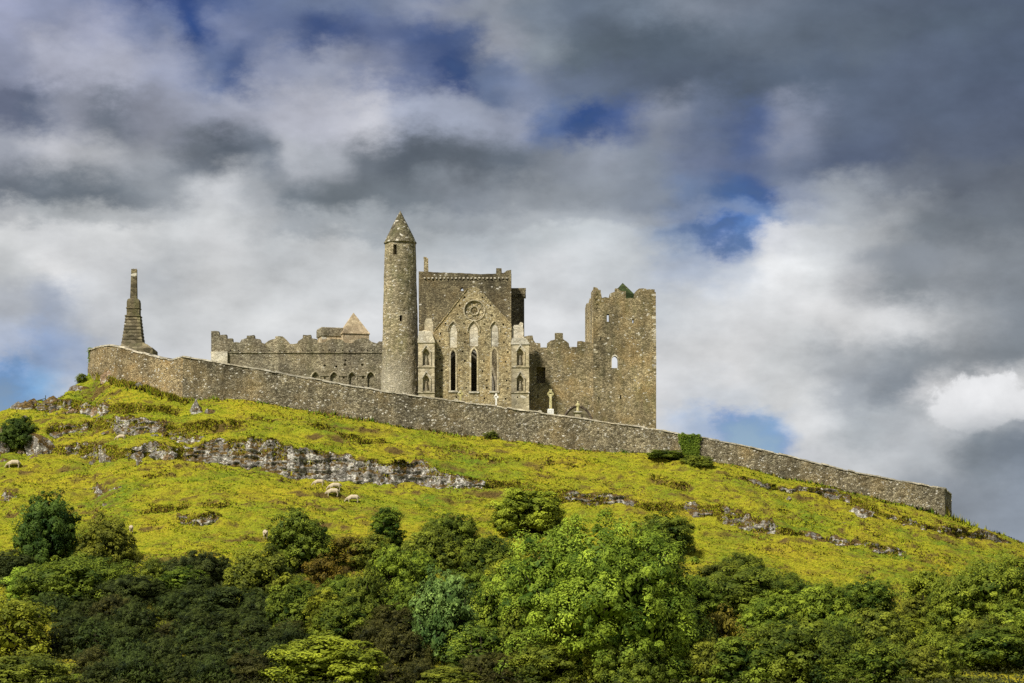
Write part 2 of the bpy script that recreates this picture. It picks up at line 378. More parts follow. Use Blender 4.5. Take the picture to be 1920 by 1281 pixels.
    base = MIX(nt, mort, MIX(nt, 0.55, base, (dark[0] * .5, dark[1] * .5, dark[2] * .5, 1)), base)
    h = M_(nt, 'ADD', M_(nt, 'MULTIPLY', MAPR(nt, v2.outputs[0], 0, 0.16), 0.7), M_(nt, 'MULTIPLY', n3.outputs[0], 0.6))
    h = M_(nt, 'ADD', h, M_(nt, 'MULTIPLY', cs.outputs[2], 0.5))
    finish(nt, out, base, h, bs=bs, bd=bd)
    return m
S_GABLE = stone('gable_stone', (0.192, 0.153, 0.077), (0.384, 0.307, 0.153), (0.589, 0.500, 0.281), lich=(.36, .235, .06), lamt=.5, white=.05, stain=.45)
S_CROSS = stone('brown_tower_stone', (0.103, 0.084, 0.047), (0.201, 0.167, 0.089), (0.329, 0.282, 0.159), lich=(.24, .155, .04), lamt=.5, white=.015, stain=.6, seed=11)
S_CASTLE = stone('castle_stone', (0.144, 0.118, 0.060), (0.288, 0.230, 0.118), (0.444, 0.366, 0.204), lich=(.34, .215, .055), lamt=.55, white=.03, stain=.45, green=.25, seed=23)
S_CHOIR = stone('choir_stone', (0.132, 0.110, 0.072), (0.276, 0.237, 0.155), (0.420, 0.375, 0.259), lich=(.26, .20, .07), lamt=.35, white=.015, stain=.5, green=.2, seed=31)
S_ROUND = stone('round_tower_stone', (0.156, 0.132, 0.078), (0.324, 0.270, 0.162), (0.504, 0.432, 0.282), lich=(.24, .20, .06), lamt=.4, white=.06, stain=.45, sc=2.8, sq=1.8, green=.35, seed=43, pale=(8.0, .55))
S_ASHLAR = stone('ashlar_stone', (0.312, 0.264, 0.168), (0.432, 0.372, 0.240), (0.576, 0.504, 0.348), lich=(.32, .25, .08), lamt=.3, white=.03, stain=.3, sc=1.2, sq=1.8, green=.2, seed=5, bs=.4)
S_PALE = stone('pale_render', (.40, .36, .27), (.50, .46, .36), (.60, .56, .46), lamt=.12, white=.05, stain=.25, sc=1.4, seed=9, bs=.4)
S_WALL = stone('boundary_rubble', (0.098, 0.080, 0.045), (0.231, 0.195, 0.116), (0.374, 0.330, 0.212), lich=(.27, .185, .055), lamt=.5, white=.06, stain=.45, sc=3.9, sq=1.4, seed=61, bs=1.0, bd=.1)
S_WALL_SUNLIT = stone('sunlit_ochre_rubble', (.12, .088, .042), (.27, .205, .10), (.40, .32, .17), lich=(.36, .22, .05), lamt=.75, white=.05, stain=.3, sc=3.9, sq=1.4, seed=64, bs=1.0, bd=.1)  # left wall section: ochre lichen, with its warmer sunlight put into the colour
S_COPE = stone('coping_stone', (.36, .33, .25), (.46, .42, .33), (.55, .51, .42), lamt=.25, white=.05, stain=.2, sc=.9, seed=71, bs=.3)
S_CHAPEL = stone('chapel_sandstone', (0.324, 0.240, 0.132), (0.456, 0.348, 0.204), (0.552, 0.444, 0.276), lich=(.20, .17, .09), lamt=.4, white=.02, stain=.3, sc=1.3, seed=83, bs=.4)
S_MON = stone('monument_stone', (.07, .058, .034), (.14, .115, .065), (.24, .20, .12), lich=(.16, .14, .035), lamt=.4, white=.02, stain=.4, sc=1.2, green=.3, seed=95, bs=.5)
S_ROOF = stone('roof_moss', (.018, .03, .008), (.03, .05, .012), (.05, .075, .02), lamt=.1, white=0, stain=.3, sc=3, seed=99, bs=.5)
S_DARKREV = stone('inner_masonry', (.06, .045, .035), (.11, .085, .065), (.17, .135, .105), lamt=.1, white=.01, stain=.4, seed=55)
S_YELLOW = stone('lichened_limestone', (.28, .26, .11), (.37, .34, .15), (.44, .41, .22), lich=(.42, .36, .08), lamt=.4, white=.05, stain=.15, sc=2, seed=15, bs=.3)
S_WHITE = stone('white_marble', (.52, .52, .50), (.62, .62, .60), (.70, .70, .68), lamt=.05, white=.1, stain=.08, sc=2, seed=16, bs=.2)

def rock_mat(name, tint=(1, 1, 1), moss=0.5, lichen=0.5):
    m, nt, out = new_mat(name)
    t = N(nt, 'ShaderNodeTexCoord').outputs['Object']
    n1 = N(nt, 'ShaderNodeTexNoise', {'Vector': t, 'Scale': 1.1, 'Detail': 9, 'Roughness': .65})
    g = RAMP(nt, n1.outputs[0], [(.3, (.10 * tint[0], .092 * tint[1], .08 * tint[2])), (.52, (.23 * tint[0], .215 * tint[1], .19 * tint[2])), (.75, (.36 * tint[0], .345 * tint[1], .32 * tint[2]))]).outputs[0]
    n2 = N(nt, 'ShaderNodeTexNoise', {'Vector': t, 'Scale': 2.6, 'Detail': 7, 'Roughness': .6})
    n2b = N(nt, 'ShaderNodeTexNoise', {'Vector': t, 'Scale': .55, 'Detail': 3})
    lm = MAPR(nt, M_(nt, 'ADD', n2.outputs[0], M_(nt, 'MULTIPLY', M_(nt, 'SUBTRACT', n2b.outputs[0], .5), .7)), .56 - .06 * lichen, .62 - .06 * lichen)
    g = MIX(nt, lm, g, (.52, .505, .46, 1))
    n3 = N(nt, 'ShaderNodeTexNoise', {'Vector': t, 'Scale': .9, 'Detail': 9, 'Roughness': .7})
    geo = N(nt, 'ShaderNodeNewGeometry'); nz = N(nt, 'ShaderNodeSeparateXYZ', {0: geo.outputs['Normal']}).outputs[2]
    mm = MAPR(nt, M_(nt, 'ADD', n3.outputs[0], M_(nt, 'MULTIPLY', nz, .22)), .60 - .12 * moss, .68 - .12 * moss)
    mc = RAMP(nt, n2.outputs[0], [(.35, (.050, .032, .012)), (.6, (.135, .088, .026))]).outputs[0]
    g = MIX(nt, mm, g, mc)
    vc = N(nt, 'ShaderNodeTexVoronoi', {'Vector': N(nt, 'ShaderNodeMapping', {'Vector': t, 'Scale': (1, 1, 2.2)}).outputs[0], 'Scale': 1.3}, feature='DISTANCE_TO_EDGE')
    cr = MAPR(nt, vc.outputs[0], 0, .05)
    g = MIX(nt, cr, MIX(nt, .6, g, (.03, .025, .018, 1)), g)
    h = M_(nt, 'ADD', M_(nt, 'MULTIPLY', n1.outputs[0], 1.2), M_(nt, 'ADD', M_(nt, 'MULTIPLY', cr, .35), M_(nt, 'MULTIPLY', n2.outputs[0], .6)))
    finish(nt, out, g, h, bd=.22, bs=1.0)
    return m
ROCK = rock_mat('limestone_outcrop', moss=.75, lichen=.6)
ROCK_W = rock_mat('lichened_limestone_rock', moss=.5, lichen=.8)
ROCK_O = rock_mat('weathered_orange_rock', tint=(1.35, 1.0, .7), moss=.5, lichen=.3)

def ground_mat():
    m, nt, out = new_mat('hill_grass_ground')
    t = N(nt, 'ShaderNodeTexCoord').outputs['Object']
    n1 = N(nt, 'ShaderNodeTexNoise', {'Vector': t, 'Scale': .10, 'Detail': 6, 'Roughness': .6})
    c1 = RAMP(nt, n1.outputs[0], [(.35, (.12, .18, .012)), (.5, (.26, .265, .014)), (.65, (.32, .28, .016))]).outputs[0]
    mp = N(nt, 'ShaderNodeMapping', {'Vector': t, 'Scale': (.5, 1.4, 2.0)}).outputs[0]
    n2 = N(nt, 'ShaderNodeTexNoise', {'Vector': mp, 'Scale': .8, 'Detail': 9, 'Roughness': .68})
    c2 = MIX(nt, MAPR(nt, n2.outputs[0], .50, .70), c1, (.17, .125, .016, 1))
    n3 = N(nt, 'ShaderNodeTexNoise', {'Vector': t, 'Scale': 5, 'Detail': 6, 'Roughness': .7})
    c2 = MIX(nt, 1.0, c2, RAMP(nt, n3.outputs[0], [(.28, (.35, .35, .35)), (.5, (.95, .95, .95)), (.72, (1.4, 1.35, 1.2))]).outputs[0], 'MULTIPLY')
    geo = N(nt, 'ShaderNodeNewGeometry'); nz = N(nt, 'ShaderNodeSeparateXYZ', {0: geo.outputs['Normal']}).outputs[2]
    brown = RAMP(nt, n3.outputs[0], [(.3, (.045, .031, .011)), (.65, (.16, .112, .030))]).outputs[0]
    c2 = MIX(nt, MAPR(nt, M_(nt, 'ADD', nz, M_(nt, 'MULTIPLY', M_(nt, 'SUBTRACT', n2.outputs[0], .5), .35)), .72, .50), c2, brown)
    finish(nt, out, c2, M_(nt, 'ADD', n3.outputs[0], n2.outputs[0]), bd=.3, bs=.8)
    return m
GROUND = ground_mat()

def leaf_mat(name, dark, light, trans=0.2, hue=0.0, scale=0.5):
    m, nt, out = new_mat(name)
    t = N(nt, 'ShaderNodeTexCoord').outputs['Object']
    at = N(nt, 'ShaderNodeAttribute', attribute_name='tint')
    n1 = N(nt, 'ShaderNodeTexNoise', {'Vector': t, 'Scale': scale, 'Detail': 3})
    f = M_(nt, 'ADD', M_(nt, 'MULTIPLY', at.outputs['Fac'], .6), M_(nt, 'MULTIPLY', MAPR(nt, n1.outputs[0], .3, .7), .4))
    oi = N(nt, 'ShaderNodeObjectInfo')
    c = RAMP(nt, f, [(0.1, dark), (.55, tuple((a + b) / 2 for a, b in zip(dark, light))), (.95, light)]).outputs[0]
    c = N(nt, 'ShaderNodeHueSaturation', {'Hue': MAPR(nt, oi.outputs['Random'], 0, 1, .488, .512), 'Value': MAPR(nt, oi.outputs['Random'], 0, 1, .88, 1.12), 'Color': c}).outputs[0]
    ln = N(nt, 'ShaderNodeAttribute', attribute_name='lobe_normal')
    vt = N(nt, 'ShaderNodeVectorTransform', {0: ln.outputs['Vector']}, vector_type='NORMAL', convert_from='OBJECT', convert_to='WORLD')
    b = N(nt, 'ShaderNodeBsdfPrincipled', {'Base Color': c, 'Roughness': .65, 'Specular IOR Level': .12, 'Normal': vt.outputs[0]})
    tr = N(nt, 'ShaderNodeBsdfTranslucent', {'Color': c})
    mx = N(nt, 'ShaderNodeMixShader', {0: trans, 1: b.outputs[0], 2: tr.outputs[0]})
    nt.links.new(mx.outputs[0], out.inputs[0])
    return m
L_ASH = leaf_mat('ash_leaves', (0.036, 0.072, 0.007), (0.36, 0.45, 0.04))
L_HAW = leaf_mat('hawthorn_leaves', (0.016, 0.038, 0.005), (0.24, 0.3, 0.028))
L_DARK = leaf_mat('dark_glossy_leaves', (0.014, 0.038, 0.006), (0.12, 0.19, 0.026))
L_YEL = leaf_mat('yellow_green_leaves', (0.075, 0.1, 0.009), (0.38, 0.42, 0.032))
L_OLIVE = leaf_mat('olive_leaves', (0.032, 0.046, 0.007), (0.28, 0.3, 0.028))
L_BLUE = leaf_mat('blue_green_leaves', (0.034, 0.075, 0.016), (0.29, 0.42, 0.1))
L_GORSE = leaf_mat('gorse_spines', (0.008, 0.016, 0.004), (0.095, 0.125, 0.024), trans=.15)
L_GORSEB = leaf_mat('brown_gorse_spines', (0.014, 0.017, 0.005), (0.12, 0.115, 0.024), trans=.15)
L_RED = leaf_mat('rusty_leaves', (0.07, 0.062, 0.01), (0.34, 0.26, 0.03))
L_IVY = leaf_mat('ivy_leaves', (0.04, 0.085, 0.01), (0.18, 0.25, 0.02), trans=.2)
def bark_mat():
    m, nt, out = new_mat('bark')
    n = N(nt, 'ShaderNodeTexNoise', {'Vector': N(nt, 'ShaderNodeTexCoord').outputs['Object'], 'Scale': 5, 'Detail': 5})
    finish(nt, out, RAMP(nt, n.outputs[0], [(.3, (.04, .032, .022)), (.7, (.12, .10, .07))]).outputs[0], n.outputs[0])
    return m
BARK = bark_mat()
def plain_mat(name, c, var=.25, sc=6, rough=.9):
    m, nt, out = new_mat(name)
    n = N(nt, 'ShaderNodeTexNoise', {'Vector': N(nt, 'ShaderNodeTexCoord').outputs['Object'], 'Scale': sc, 'Detail': 5})
    finish(nt, out, RAMP(nt, n.outputs[0], [(.3, tuple(x * (1 - var) for x in c)), (.7, tuple(x * (1 + var) for x in c))]).outputs[0], n.outputs[0], rough=rough, bd=.03)
    return m
WOOL = plain_mat('sheep_wool', (.42, .355, .25), .18, 9)
METAL = plain_mat('painted_metal', (.05, .07, .06), .2, 3, .5)

# ------------------------------------------------------------------ the hill
WALL_TOP = [(172,658),(180,655),(195,651),(210,649),(230,652),(260,661),(290,668),(318,675),(326,676),(345,670),(400,679),(560,707),(720,735),(1000,773),(1200,802),(1240,808),(1312,821),(1400,838),(1500,862),(1600,886),(1700,905),(1765,917),(1779,930)]
WALL_Y = [(172,346),(185,341),(210,337),(230,334),(290,330),(325,327),(345,326),(800,323),(1240,322),(1700,322),(1765,322.4),(1779,327)]
BASE_PY = [(-400,810),(0,772),(20,765),(60,758),(110,750),(125,738),(150,718),(170,700),(185,708),(215,714),(260,722),(300,736),(335,750),(345,752),(400,746),(480,750),(546,763),(692,788),(840,816),(954,828),(1015,836),(1190,851),(1336,868),(1400,877),(1565,916),(1681,945),(1777,971),(1850,998),(1920,1023),(2400,1190)]
CREST_Y = [(-400,325),(0,334),(120,338),(172,346)] + WALL_Y[1:-1] + [(1779,322.6),(1850,323.5),(1920,324),(2400,320)]
def ip(px, pts):
    return np.interp(px, [p[0] for p in pts], [p[1] for p in pts])
Y0, PY0, EXPO = 210.0, 1295.0, 1.2
# rock steps and grass banks: (points (px, top, bottom), reach)
TERR = [
 ([(85,850,866),(130,846,868),(200,846,869),(232,851,867),(275,845,868),(337,850,869),(382,836,876),(458,831,890),(534,850,909),(642,856,911),(721,872,918),(788,879,925),(823,894,928),(896,914,931),(940,922,932)], 7),
 ([(80,806,826),(100,803,826),(310,799,824),(400,801,818),(470,806,814)], 5),
 ([(55,757,778),(120,757,780),(205,766,786),(300,770,783),(350,770,780)], 3.5),
 ([(296,816,844),(388,828,846)], 3.5),
 ([(900,905,916),(1045,928,952),(1190,940,960),(1277,952,972),(1373,974,1000),(1460,1000,1016),(1565,1020,1032),(1700,1045,1056)], 5),
 ([(1375,902,917),(1530,920,934),(1590,934,950),(1646,966,982),(1760,994,1012),(1900,1026,1042)], 4),
 ([(150,918,938),(230,920,938)], 4), ([(-10,936,954),(34,936,954)], 4), ([(325,972,992),(420,974,996)], 4),
 ([(600,822,829),(760,838,847),(900,862,869),(1040,884,890)], 4), ([(420,778,784),(560,800,808),(700,818,825)], 4),
 ([(1000,872,877),(1200,902,909),(1330,928,934)], 4), ([(1420,960,966),(1560,984,991)], 4), ([(200,890,897),(420,898,905)], 4), ([(250,960,967),(460,950,957)], 4),
]
def terr_raw(i, px):
    pts, L = TERR[i]
    xs = [p[0] for p in pts]
    t = np.interp(px, xs, [p[1] for p in pts]); b = np.interp(px, xs, [p[2] for p in pts])
    pw = ip(px, BASE_PY); yc = ip(px, CREST_Y)
    f = (np.clip((PY0 - (t + b) / 2), 1, None) / (PY0 - pw)) ** (1 / EXPO)
    f = np.clip(f, 0, 1)
    Yt = Y0 + f * (yc - Y0) + 1.5 * fbm(px / 46.0 + i * 9, i * 3.3, 0, 5, .6)
    ta = np.clip((px - xs[0]) / 25 + .0, 0, 1) * np.clip((xs[-1] - px) / 25, 0, 1)
    va = (.55 if i < 6 else .0) + (.55 if i < 6 else 1.3) * np.clip(.5 + 1.3 * fbm(px / 60.0 + i * 31, 2.7 + i, 0, 4, .6), 0, 1)
    if i == 0: va = np.where((px > 360) & (px < 860), np.maximum(va, 1.0), va)
    return Yt, (b - t) / K * Yt * ta * va, L
_TP = np.arange(-400, 2401, 1.0)
_TT = [terr_raw(i, _TP) for i in range(len(TERR))]
def terr_line(i, px):
    y, h, L = _TT[i]
    return np.interp(px, _TP, y), np.interp(px, _TP, h), L
def ground_Y(px, py):
    pw = ip(px, BASE_PY); yc = ip(px, CREST_Y)
    if py >= PY0: return Y0 - (py - PY0) * 0.25
    return float(Y0 + (np.clip((PY0 - py) / (PY0 - pw), 0, 1) ** (1 / EXPO)) * (yc - Y0))
def H(X, Y):
    X = np.asarray(X, float); Y = np.asarray(Y, float) + 0 * X
    Ys = np.maximum(Y, 60.0)
    px = np.clip(960 + K * X / Ys, -400, 2400)
    pw = ip(px, BASE_PY); yc = ip(px, CREST_Y)
    f = np.clip((Y - Y0) / (yc - Y0), 0, 1)
    Yq = np.minimum(Y, yc)
    Z = (HZ - (PY0 + (pw - PY0) * f ** EXPO)) / K * Yq
    z0 = (HZ - PY0) / K * Y0
    Z = np.where(Y < Y0, -2.4 + (z0 + 2.4) * np.clip(Y, 0, Y0) / Y0, Z)
    for i in range(len(TERR)):
        Yt, h, L = terr_line(i, px)
        d = Y - Yt
        s = np.clip(d / .30 + .5, 0, 1)
        Z = Z + h * (s * .5 * np.clip(1 - d / L, 0, 1) - (1 - s) * .5 * np.clip(1 + d / L, 0, 1)) * np.where(s < 1, 1, 1)
    amp = np.clip((Y - 200) / 40, 0, 1) * np.clip((yc + 3 - Y) / 6, .25, 1)
    n1 = fbm(X / 9.0, Y / 4.0, 0, 4); n2 = fbm(X / 3.2 + 31, Y / 1.1, 0, 4); n3 = fbm(X / 0.9, Y / .7 + 9, 0, 2)
    ph = (Y + 2.6 * fbm(X / 9.0, Y / 6.0, 5, 4)) / 1.9; sw = ph - np.floor(ph)
    ta_ = np.clip(.42 + 1.3 * fbm(X / 7.0 + np.floor(ph) * 13.7, np.floor(ph) * 3.1, 0, 3), 0, 1)
    Z = Z + amp * .85 * ta_ * (np.clip(sw / .16, 0, 1) - sw) * np.clip((yc - Y) / 6, 0, 1)
    Z = Z + amp * (.70 * n1 + .55 * (1 - 2 * np.abs(n2)) + .12 * n3)
    # beyond the crest
    wtop = (HZ - ip(px, WALL_TOP)) / K * yc
    inside = (px > 172) & (px < 1779)
    past = Y > yc + .35
    zi = wtop - 1.6 - np.clip((Y - 400) * .35, 0, 60)
    zo = Z - np.clip(Y - yc, 0, 400) * .42
    Z = np.where(past, np.where(inside, zi, zo), Z)
    Z = np.where(past, np.maximum(Z, -9.0), Z)
    side = np.clip((np.abs(X) - 95) / 90, 0, 1); side = side * side * (3 - 2 * side)
    return Z * (1 - side) + side * np.minimum(Z, -6.0)
def Hz(x, y): return float(H(np.array([x]), np.array([y]))[0])

gx = np.concatenate([np.array([-6000, -3000, -1500, -800, -450, -300, -220, -170, -140, -120, -105, -95, -87, -81]), np.arange(-77, 77.01, .25), np.array([81, 87, 95, 105, 120, 140, 170, 220, 300, 450, 800, 1500, 3000, 6000])])
gy = np.concatenate([np.array([-3000, -1000, -400, -150, -50, -10, 15, 40, 70, 100, 130, 155, 175, 190]), np.arange(200, 258, 1.0), np.arange(258, 349, .25), np.arange(349, 430, 3.0), np.array([440, 460, 490, 530, 600, 750, 1000, 1600, 3000, 6000])])
GX, GY = np.meshgrid(gx, gy)
GZ = H(GX.ravel(), GY.ravel())
nx_, ny_ = len(gx), len(gy)
idx = np.arange(nx_ * ny_).reshape(ny_, nx_)
Fq = np.stack([idx[:-1, :-1].ravel(), idx[:-1, 1:].ravel(), idx[1:, 1:].ravel(), idx[1:, :-1].ravel()], 1)
me = mesh_np('hill', np.stack([GX.ravel(), GY.ravel(), GZ], 1), Fq); smooth(me)
hill = link('hill', me, GROUND); tag(hill, 'grassy limestone hill rising to the ruins', 'hill', kind='structure')

def W(px, py, Y): return Vector(((px - 960) / K * Y, Y, (HZ - py) / K * Y))
def wx(px, Y): return (px - 960) / K * Y
def wz(py, Y): return (HZ - py) / K * Y

# ------------------------------------------------------------------ boundary wall
bw = empty('boundary_wall', (wx(700, 324), 324, wz(790, 324)))
tag(bw, 'long rubble stone wall with pale coping running down the hill', 'wall', kind='thing')
def build_wall():
    pxs = np.concatenate([np.arange(172, 345, 3.0), np.arange(345, 1765, 5.0), np.arange(1765, 1780, 3.0)])
    path = [(wx(p, float(ip(p, WALL_Y))), float(ip(p, WALL_Y)), wz(float(ip(p, WALL_TOP)), float(ip(p, WALL_Y)))) for p in pxs]
    a, b = path[0], path[-1]
    path = [(a[0] * (1 + t / 346), a[1] + t, a[2] - t * .04) for t in (24, 16, 8)] + path + [(b[0] * (1 + t / 327) , b[1] + t, b[2] - .1 * t) for t in (6, 12, 20)]
    P = np.array(path); n = len(P)
    base = H(P[:, 0], P[:, 1] - .6) - 1.6
    base = np.minimum(base, P[:, 2] - 2.5)
    tang = np.gradient(P[:, :2], axis=0); tang /= np.linalg.norm(tang, axis=1)[:, None]
    nor = np.stack([tang[:, 1], -tang[:, 0]], 1)           # towards the camera
    rows = 14
    V = []
    for i in range(n):
        for j in range(rows):
            z = base[i] + (P[i, 2] - base[i]) * j / (rows - 1)
            bat = .25 * (1 - j / (rows - 1))
            o = .40 + bat + .07 * float(vnoise(i * .7, j * .9, 3)) + .05 * float(vnoise(i * .25, j * .3, 8))
            V.append((P[i, 0] + nor[i, 0] * o, P[i, 1] + nor[i, 1] * o, z))
        V.append((P[i, 0] - nor[i, 0] * .4, P[i, 1] - nor[i, 1] * .4, P[i, 2]))
        V.append((P[i, 0] - nor[i, 0] * .4, P[i, 1] - nor[i, 1] * .4, base[i]))
    m = rows + 2
    F = [(i * m + j, (i + 1) * m + j, (i + 1) * m + j + 1, i * m + j + 1) for i in range(n - 1) for j in range(m - 1)]
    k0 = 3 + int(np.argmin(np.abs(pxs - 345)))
    for a_, b_, mt in ((0, k0, S_WALL_SUNLIT), (k0, n - 1, S_WALL)):
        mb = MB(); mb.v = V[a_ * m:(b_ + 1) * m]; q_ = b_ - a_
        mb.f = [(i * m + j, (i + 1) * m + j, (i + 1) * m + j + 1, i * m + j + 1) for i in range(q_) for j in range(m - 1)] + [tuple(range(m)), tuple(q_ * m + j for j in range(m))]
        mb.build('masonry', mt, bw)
    # coping stones, one by one
    s = np.concatenate([[0], np.cumsum(np.linalg.norm(np.diff(P, axis=0), axis=1))])
    rnd = random.Random(5); t = 0.0
    while t < s[-1] - .3:
        L = rnd.uniform(.55, 1.05); t1 = min(t + L - .02, s[-1])
        q = []
        for tt in (t, t1):
            c = np.array([np.interp(tt, s, P[:, k]) for k in range(3)]); nn = np.array([np.interp(tt, s, nor[:, k]) for k in range(2)]); q.append((c, nn))
        dz = rnd.uniform(-.07, .06); w = .50 + rnd.uniform(-.03, .05); h = rnd.uniform(.15, .24)
        V = []
        for c, nn in q:
            for o, z in ((w, dz - .02), (w, dz + h * .8), (.1, dz + h), (-.46, dz + h * .8), (-.46, dz - .02)):
                V.append((c[0] + nn[0] * o, c[1] + nn[1] * o, c[2] + z))
        F = [(0, 1, 2, 3, 4), (9, 8, 7, 6, 5)] + [(k, k + 5, (k + 1) % 5 + 5, (k + 1) % 5) for k in range(5)]
        MB().add(V, F).build('coping_stone', S_COPE, bw)
        t += L
build_wall()

# ------------------------------------------------------------------ cathedral
YG = 345.0
cat = empty('cathedral', (wx(886, YG), YG, wz(800, YG)))
tag(cat, 'roofless gothic cathedral ruin with three lancets and a rose window', 'cathedral')
ZB = wz(830, YG)
def gz(py): return wz(py, YG)
def gp(px): return wx(px, YG)
rnd = random.Random(3)
# gable wall of the transept
x0 = gp(812)
def L_(pts, x0=x0): return [(gp(p) - x0, gz(q)) for p, q in pts]
top = ragged(L_([(957.5, 609), (898, 543)]), .5, .07, rnd) + ragged(L_([(898, 543), (893, 537), (884, 541), (878, 541)]), .4, .12, rnd)[1:] + ragged(L_([(876, 543), (815, 621)]), .5, .07, rnd)
outline = [(gp(812) - x0, ZB), (gp(959) - x0, ZB)] + [(gp(959) - x0, gz(612))] + top + [(gp(812) - x0, gz(624))]
Zm = lambda x, y: (800 + x / 4.27, 480 + y / 4.27)
holes = []
for hx, hy in [(302,332),(448,334),(264,398),(512,397),(248,467),(524,478),(151,542),(298,540),(463,546),(614,550),(111,622),(307,621),(629,624),(103,682),(306,690),(468,692),(618,692),(107,752),(288,764),(650,770),(108,824),(305,840),(458,842),(631,846),(123,916),(265,914),(448,922),(643,926),(108,981),(482,996),(640,998),(110,1056),(318,1056),(481,1056),(650,1056),(115,1125),(239,1132),(463,1140),(631,1144)]:
    p, q = Zm(hx, hy); cx, cz = gp(p) - x0, gz(q); w, h = rnd.uniform(.09, .13), rnd.uniform(.10, .15)
    holes.append(([(cx - w, cz - h), (cx + w, cz - h), (cx + w, cz + h), (cx - w, cz + h)], .55))
LANC = [((192, 231), 750, 1080, (183, 243), 542, 735), ((355, 402), 740, 1086, (341, 411), 536, 722), ((520, 563), 740, 1083, (516, 573), 540, 725)]
for (a, b), t, bo, (c, d), t2, b2 in LANC:
    pa, pb = Zm(a - 2, 0)[0], Zm(b + 2, 0)[0]
    holes.append((arch((gp(pa) + gp(pb)) / 2 - x0, gp(pb) - gp(pa), gz(Zm(0, bo)[1]), gz(Zm(0, t)[1]), 1.1), None))
    pa, pb = Zm(c, 0)[0], Zm(d, 0)[0]
    holes.append((arch((gp(pa) + gp(pb)) / 2 - x0, gp(pb) - gp(pa), gz(Zm(0, b2)[1]), gz(Zm(0, t2)[1]), 1.1), .30))
rc = Zm(382, 438); rcx, rcz, rr = gp(rc[0]), gz(rc[1]), 83 / 4.27 / K * YG
circ = [(rcx - x0 + rr * .93 * math.cos(2 * math.pi * i / 28), rcz + rr * .93 * math.sin(2 * math.pi * i / 28)) for i in range(28)]
holes.append((circ, .22))
panel('gable_wall', cat, (x0, YG), (gp(960), YG), outline, holes, 1.3, S_GABLE, rough=.07, grid=.75, seed=2)
for (a, b), t, bo, (c, d), t2, b2 in LANC:
    pa, pb = Zm(a, 0)[0], Zm(b, 0)[0]
    MB().box(gp(pa) - .32, gp(pb) + .32, YG - .16, YG + .45, gz(Zm(0, bo)[1]) - .22, gz(Zm(0, bo)[1]) + .02).build('window_sill', S_PALE, cat)
    # moulded frame of the open lancet
    o = arch((gp(pa) + gp(pb)) / 2, gp(pb) - gp(pa) + .46, gz(Zm(0, bo)[1]) + .02, gz(Zm(0, t)[1]) + .26, 1.1)
    i_ = arch((gp(pa) + gp(pb)) / 2, gp(pb) - gp(pa) - .02, gz(Zm(0, bo)[1]) + .02, gz(Zm(0, t)[1]) - .04, 1.15)
    n = len(o); mb = MB()
    V = [(x, y, z) for y in (YG - .06, YG + .5) for P_ in (o, i_) for x, z in P_]
    F = []
    for k in range(n - 1):
        F += [(k, k + 1, n + k + 1, n + k), (2 * n + k, 3 * n + k, 3 * n + k + 1, 2 * n + k + 1), (k, 2 * n + k, 2 * n + k + 1, k + 1), (n + k, n + k + 1, 3 * n + k + 1, 3 * n + k)]
    mb.add(V, F).build('window_frame', S_ASHLAR, cat)
    # blocked upper half, pale
    pa, pb = Zm(c, 0)[0], Zm(d, 0)[0]; xc = (gp(pa) + gp(pb)) / 2
    MB().prism(arch(xc, gp(pb) - gp(pa) - .01, gz(Zm(0, b2)[1]) + .01, gz(Zm(0, t2)[1]) - .01, 1.1), YG + .10, YG + .32).build('blocked_window', S_PALE, cat)
    # hood mould
    A = arch(xc, gp(pb) - gp(pa) + .5, gz(Zm(0, t2)[1]) - 1.15, gz(Zm(0, t2)[1]) + .3, 1.0)
    MB().tube([(x, YG - .06, z) for x, z in A], .085, 6).build('hood_mould', S_ASHLAR, cat)
rose = MB().torus(rcx, YG, rcz, rr, .11, 40, 8).build('rose_window', S_ASHLAR, cat)
MB().torus(rcx, YG + .10, rcz, rr * .40, .09, 28, 6).build('ring', S_ASHLAR, rose)
for k in range(8):
    a = k * math.pi / 4
    MB().torus(rcx + rr * .66 * math.cos(a), YG + .16, rcz + rr * .66 * math.sin(a), rr * .23, .05, 16, 5).build('ring', S_ASHLAR, rose)
for k in range(6):
    a = k * math.pi / 3 + .3
    MB().torus(rcx + rr * .2 * math.cos(a), YG + .14, rcz + rr * .2 * math.sin(a), rr * .13, .04, 12, 5).build('tracery', S_CROSS, rose)
# weathered coping of the gable slopes
for side, a, b in ((0, (877, 540.5), (813.5, 621)), (1, (897, 541.5), (959.5, 609.5))):
    for k in range(9):
        t0, t1 = k / 9 + .004, (k + 1) / 9 - .004
        pA = (gp(a[0] + (b[0] - a[0]) * t0), gz(a[1] + (b[1] - a[1]) * t0)); pB = (gp(a[0] + (b[0] - a[0]) * t1), gz(a[1] + (b[1] - a[1]) * t1))
        h = .05 + .05 * rnd.random()
        MB().prism([(pA[0], pA[1] - .10), (pB[0], pB[1] - .10), (pB[0], pB[1] + h), (pA[0], pA[1] + h)], YG - .1, YG + 1.35).build('coping_stone', S_GABLE, cat)
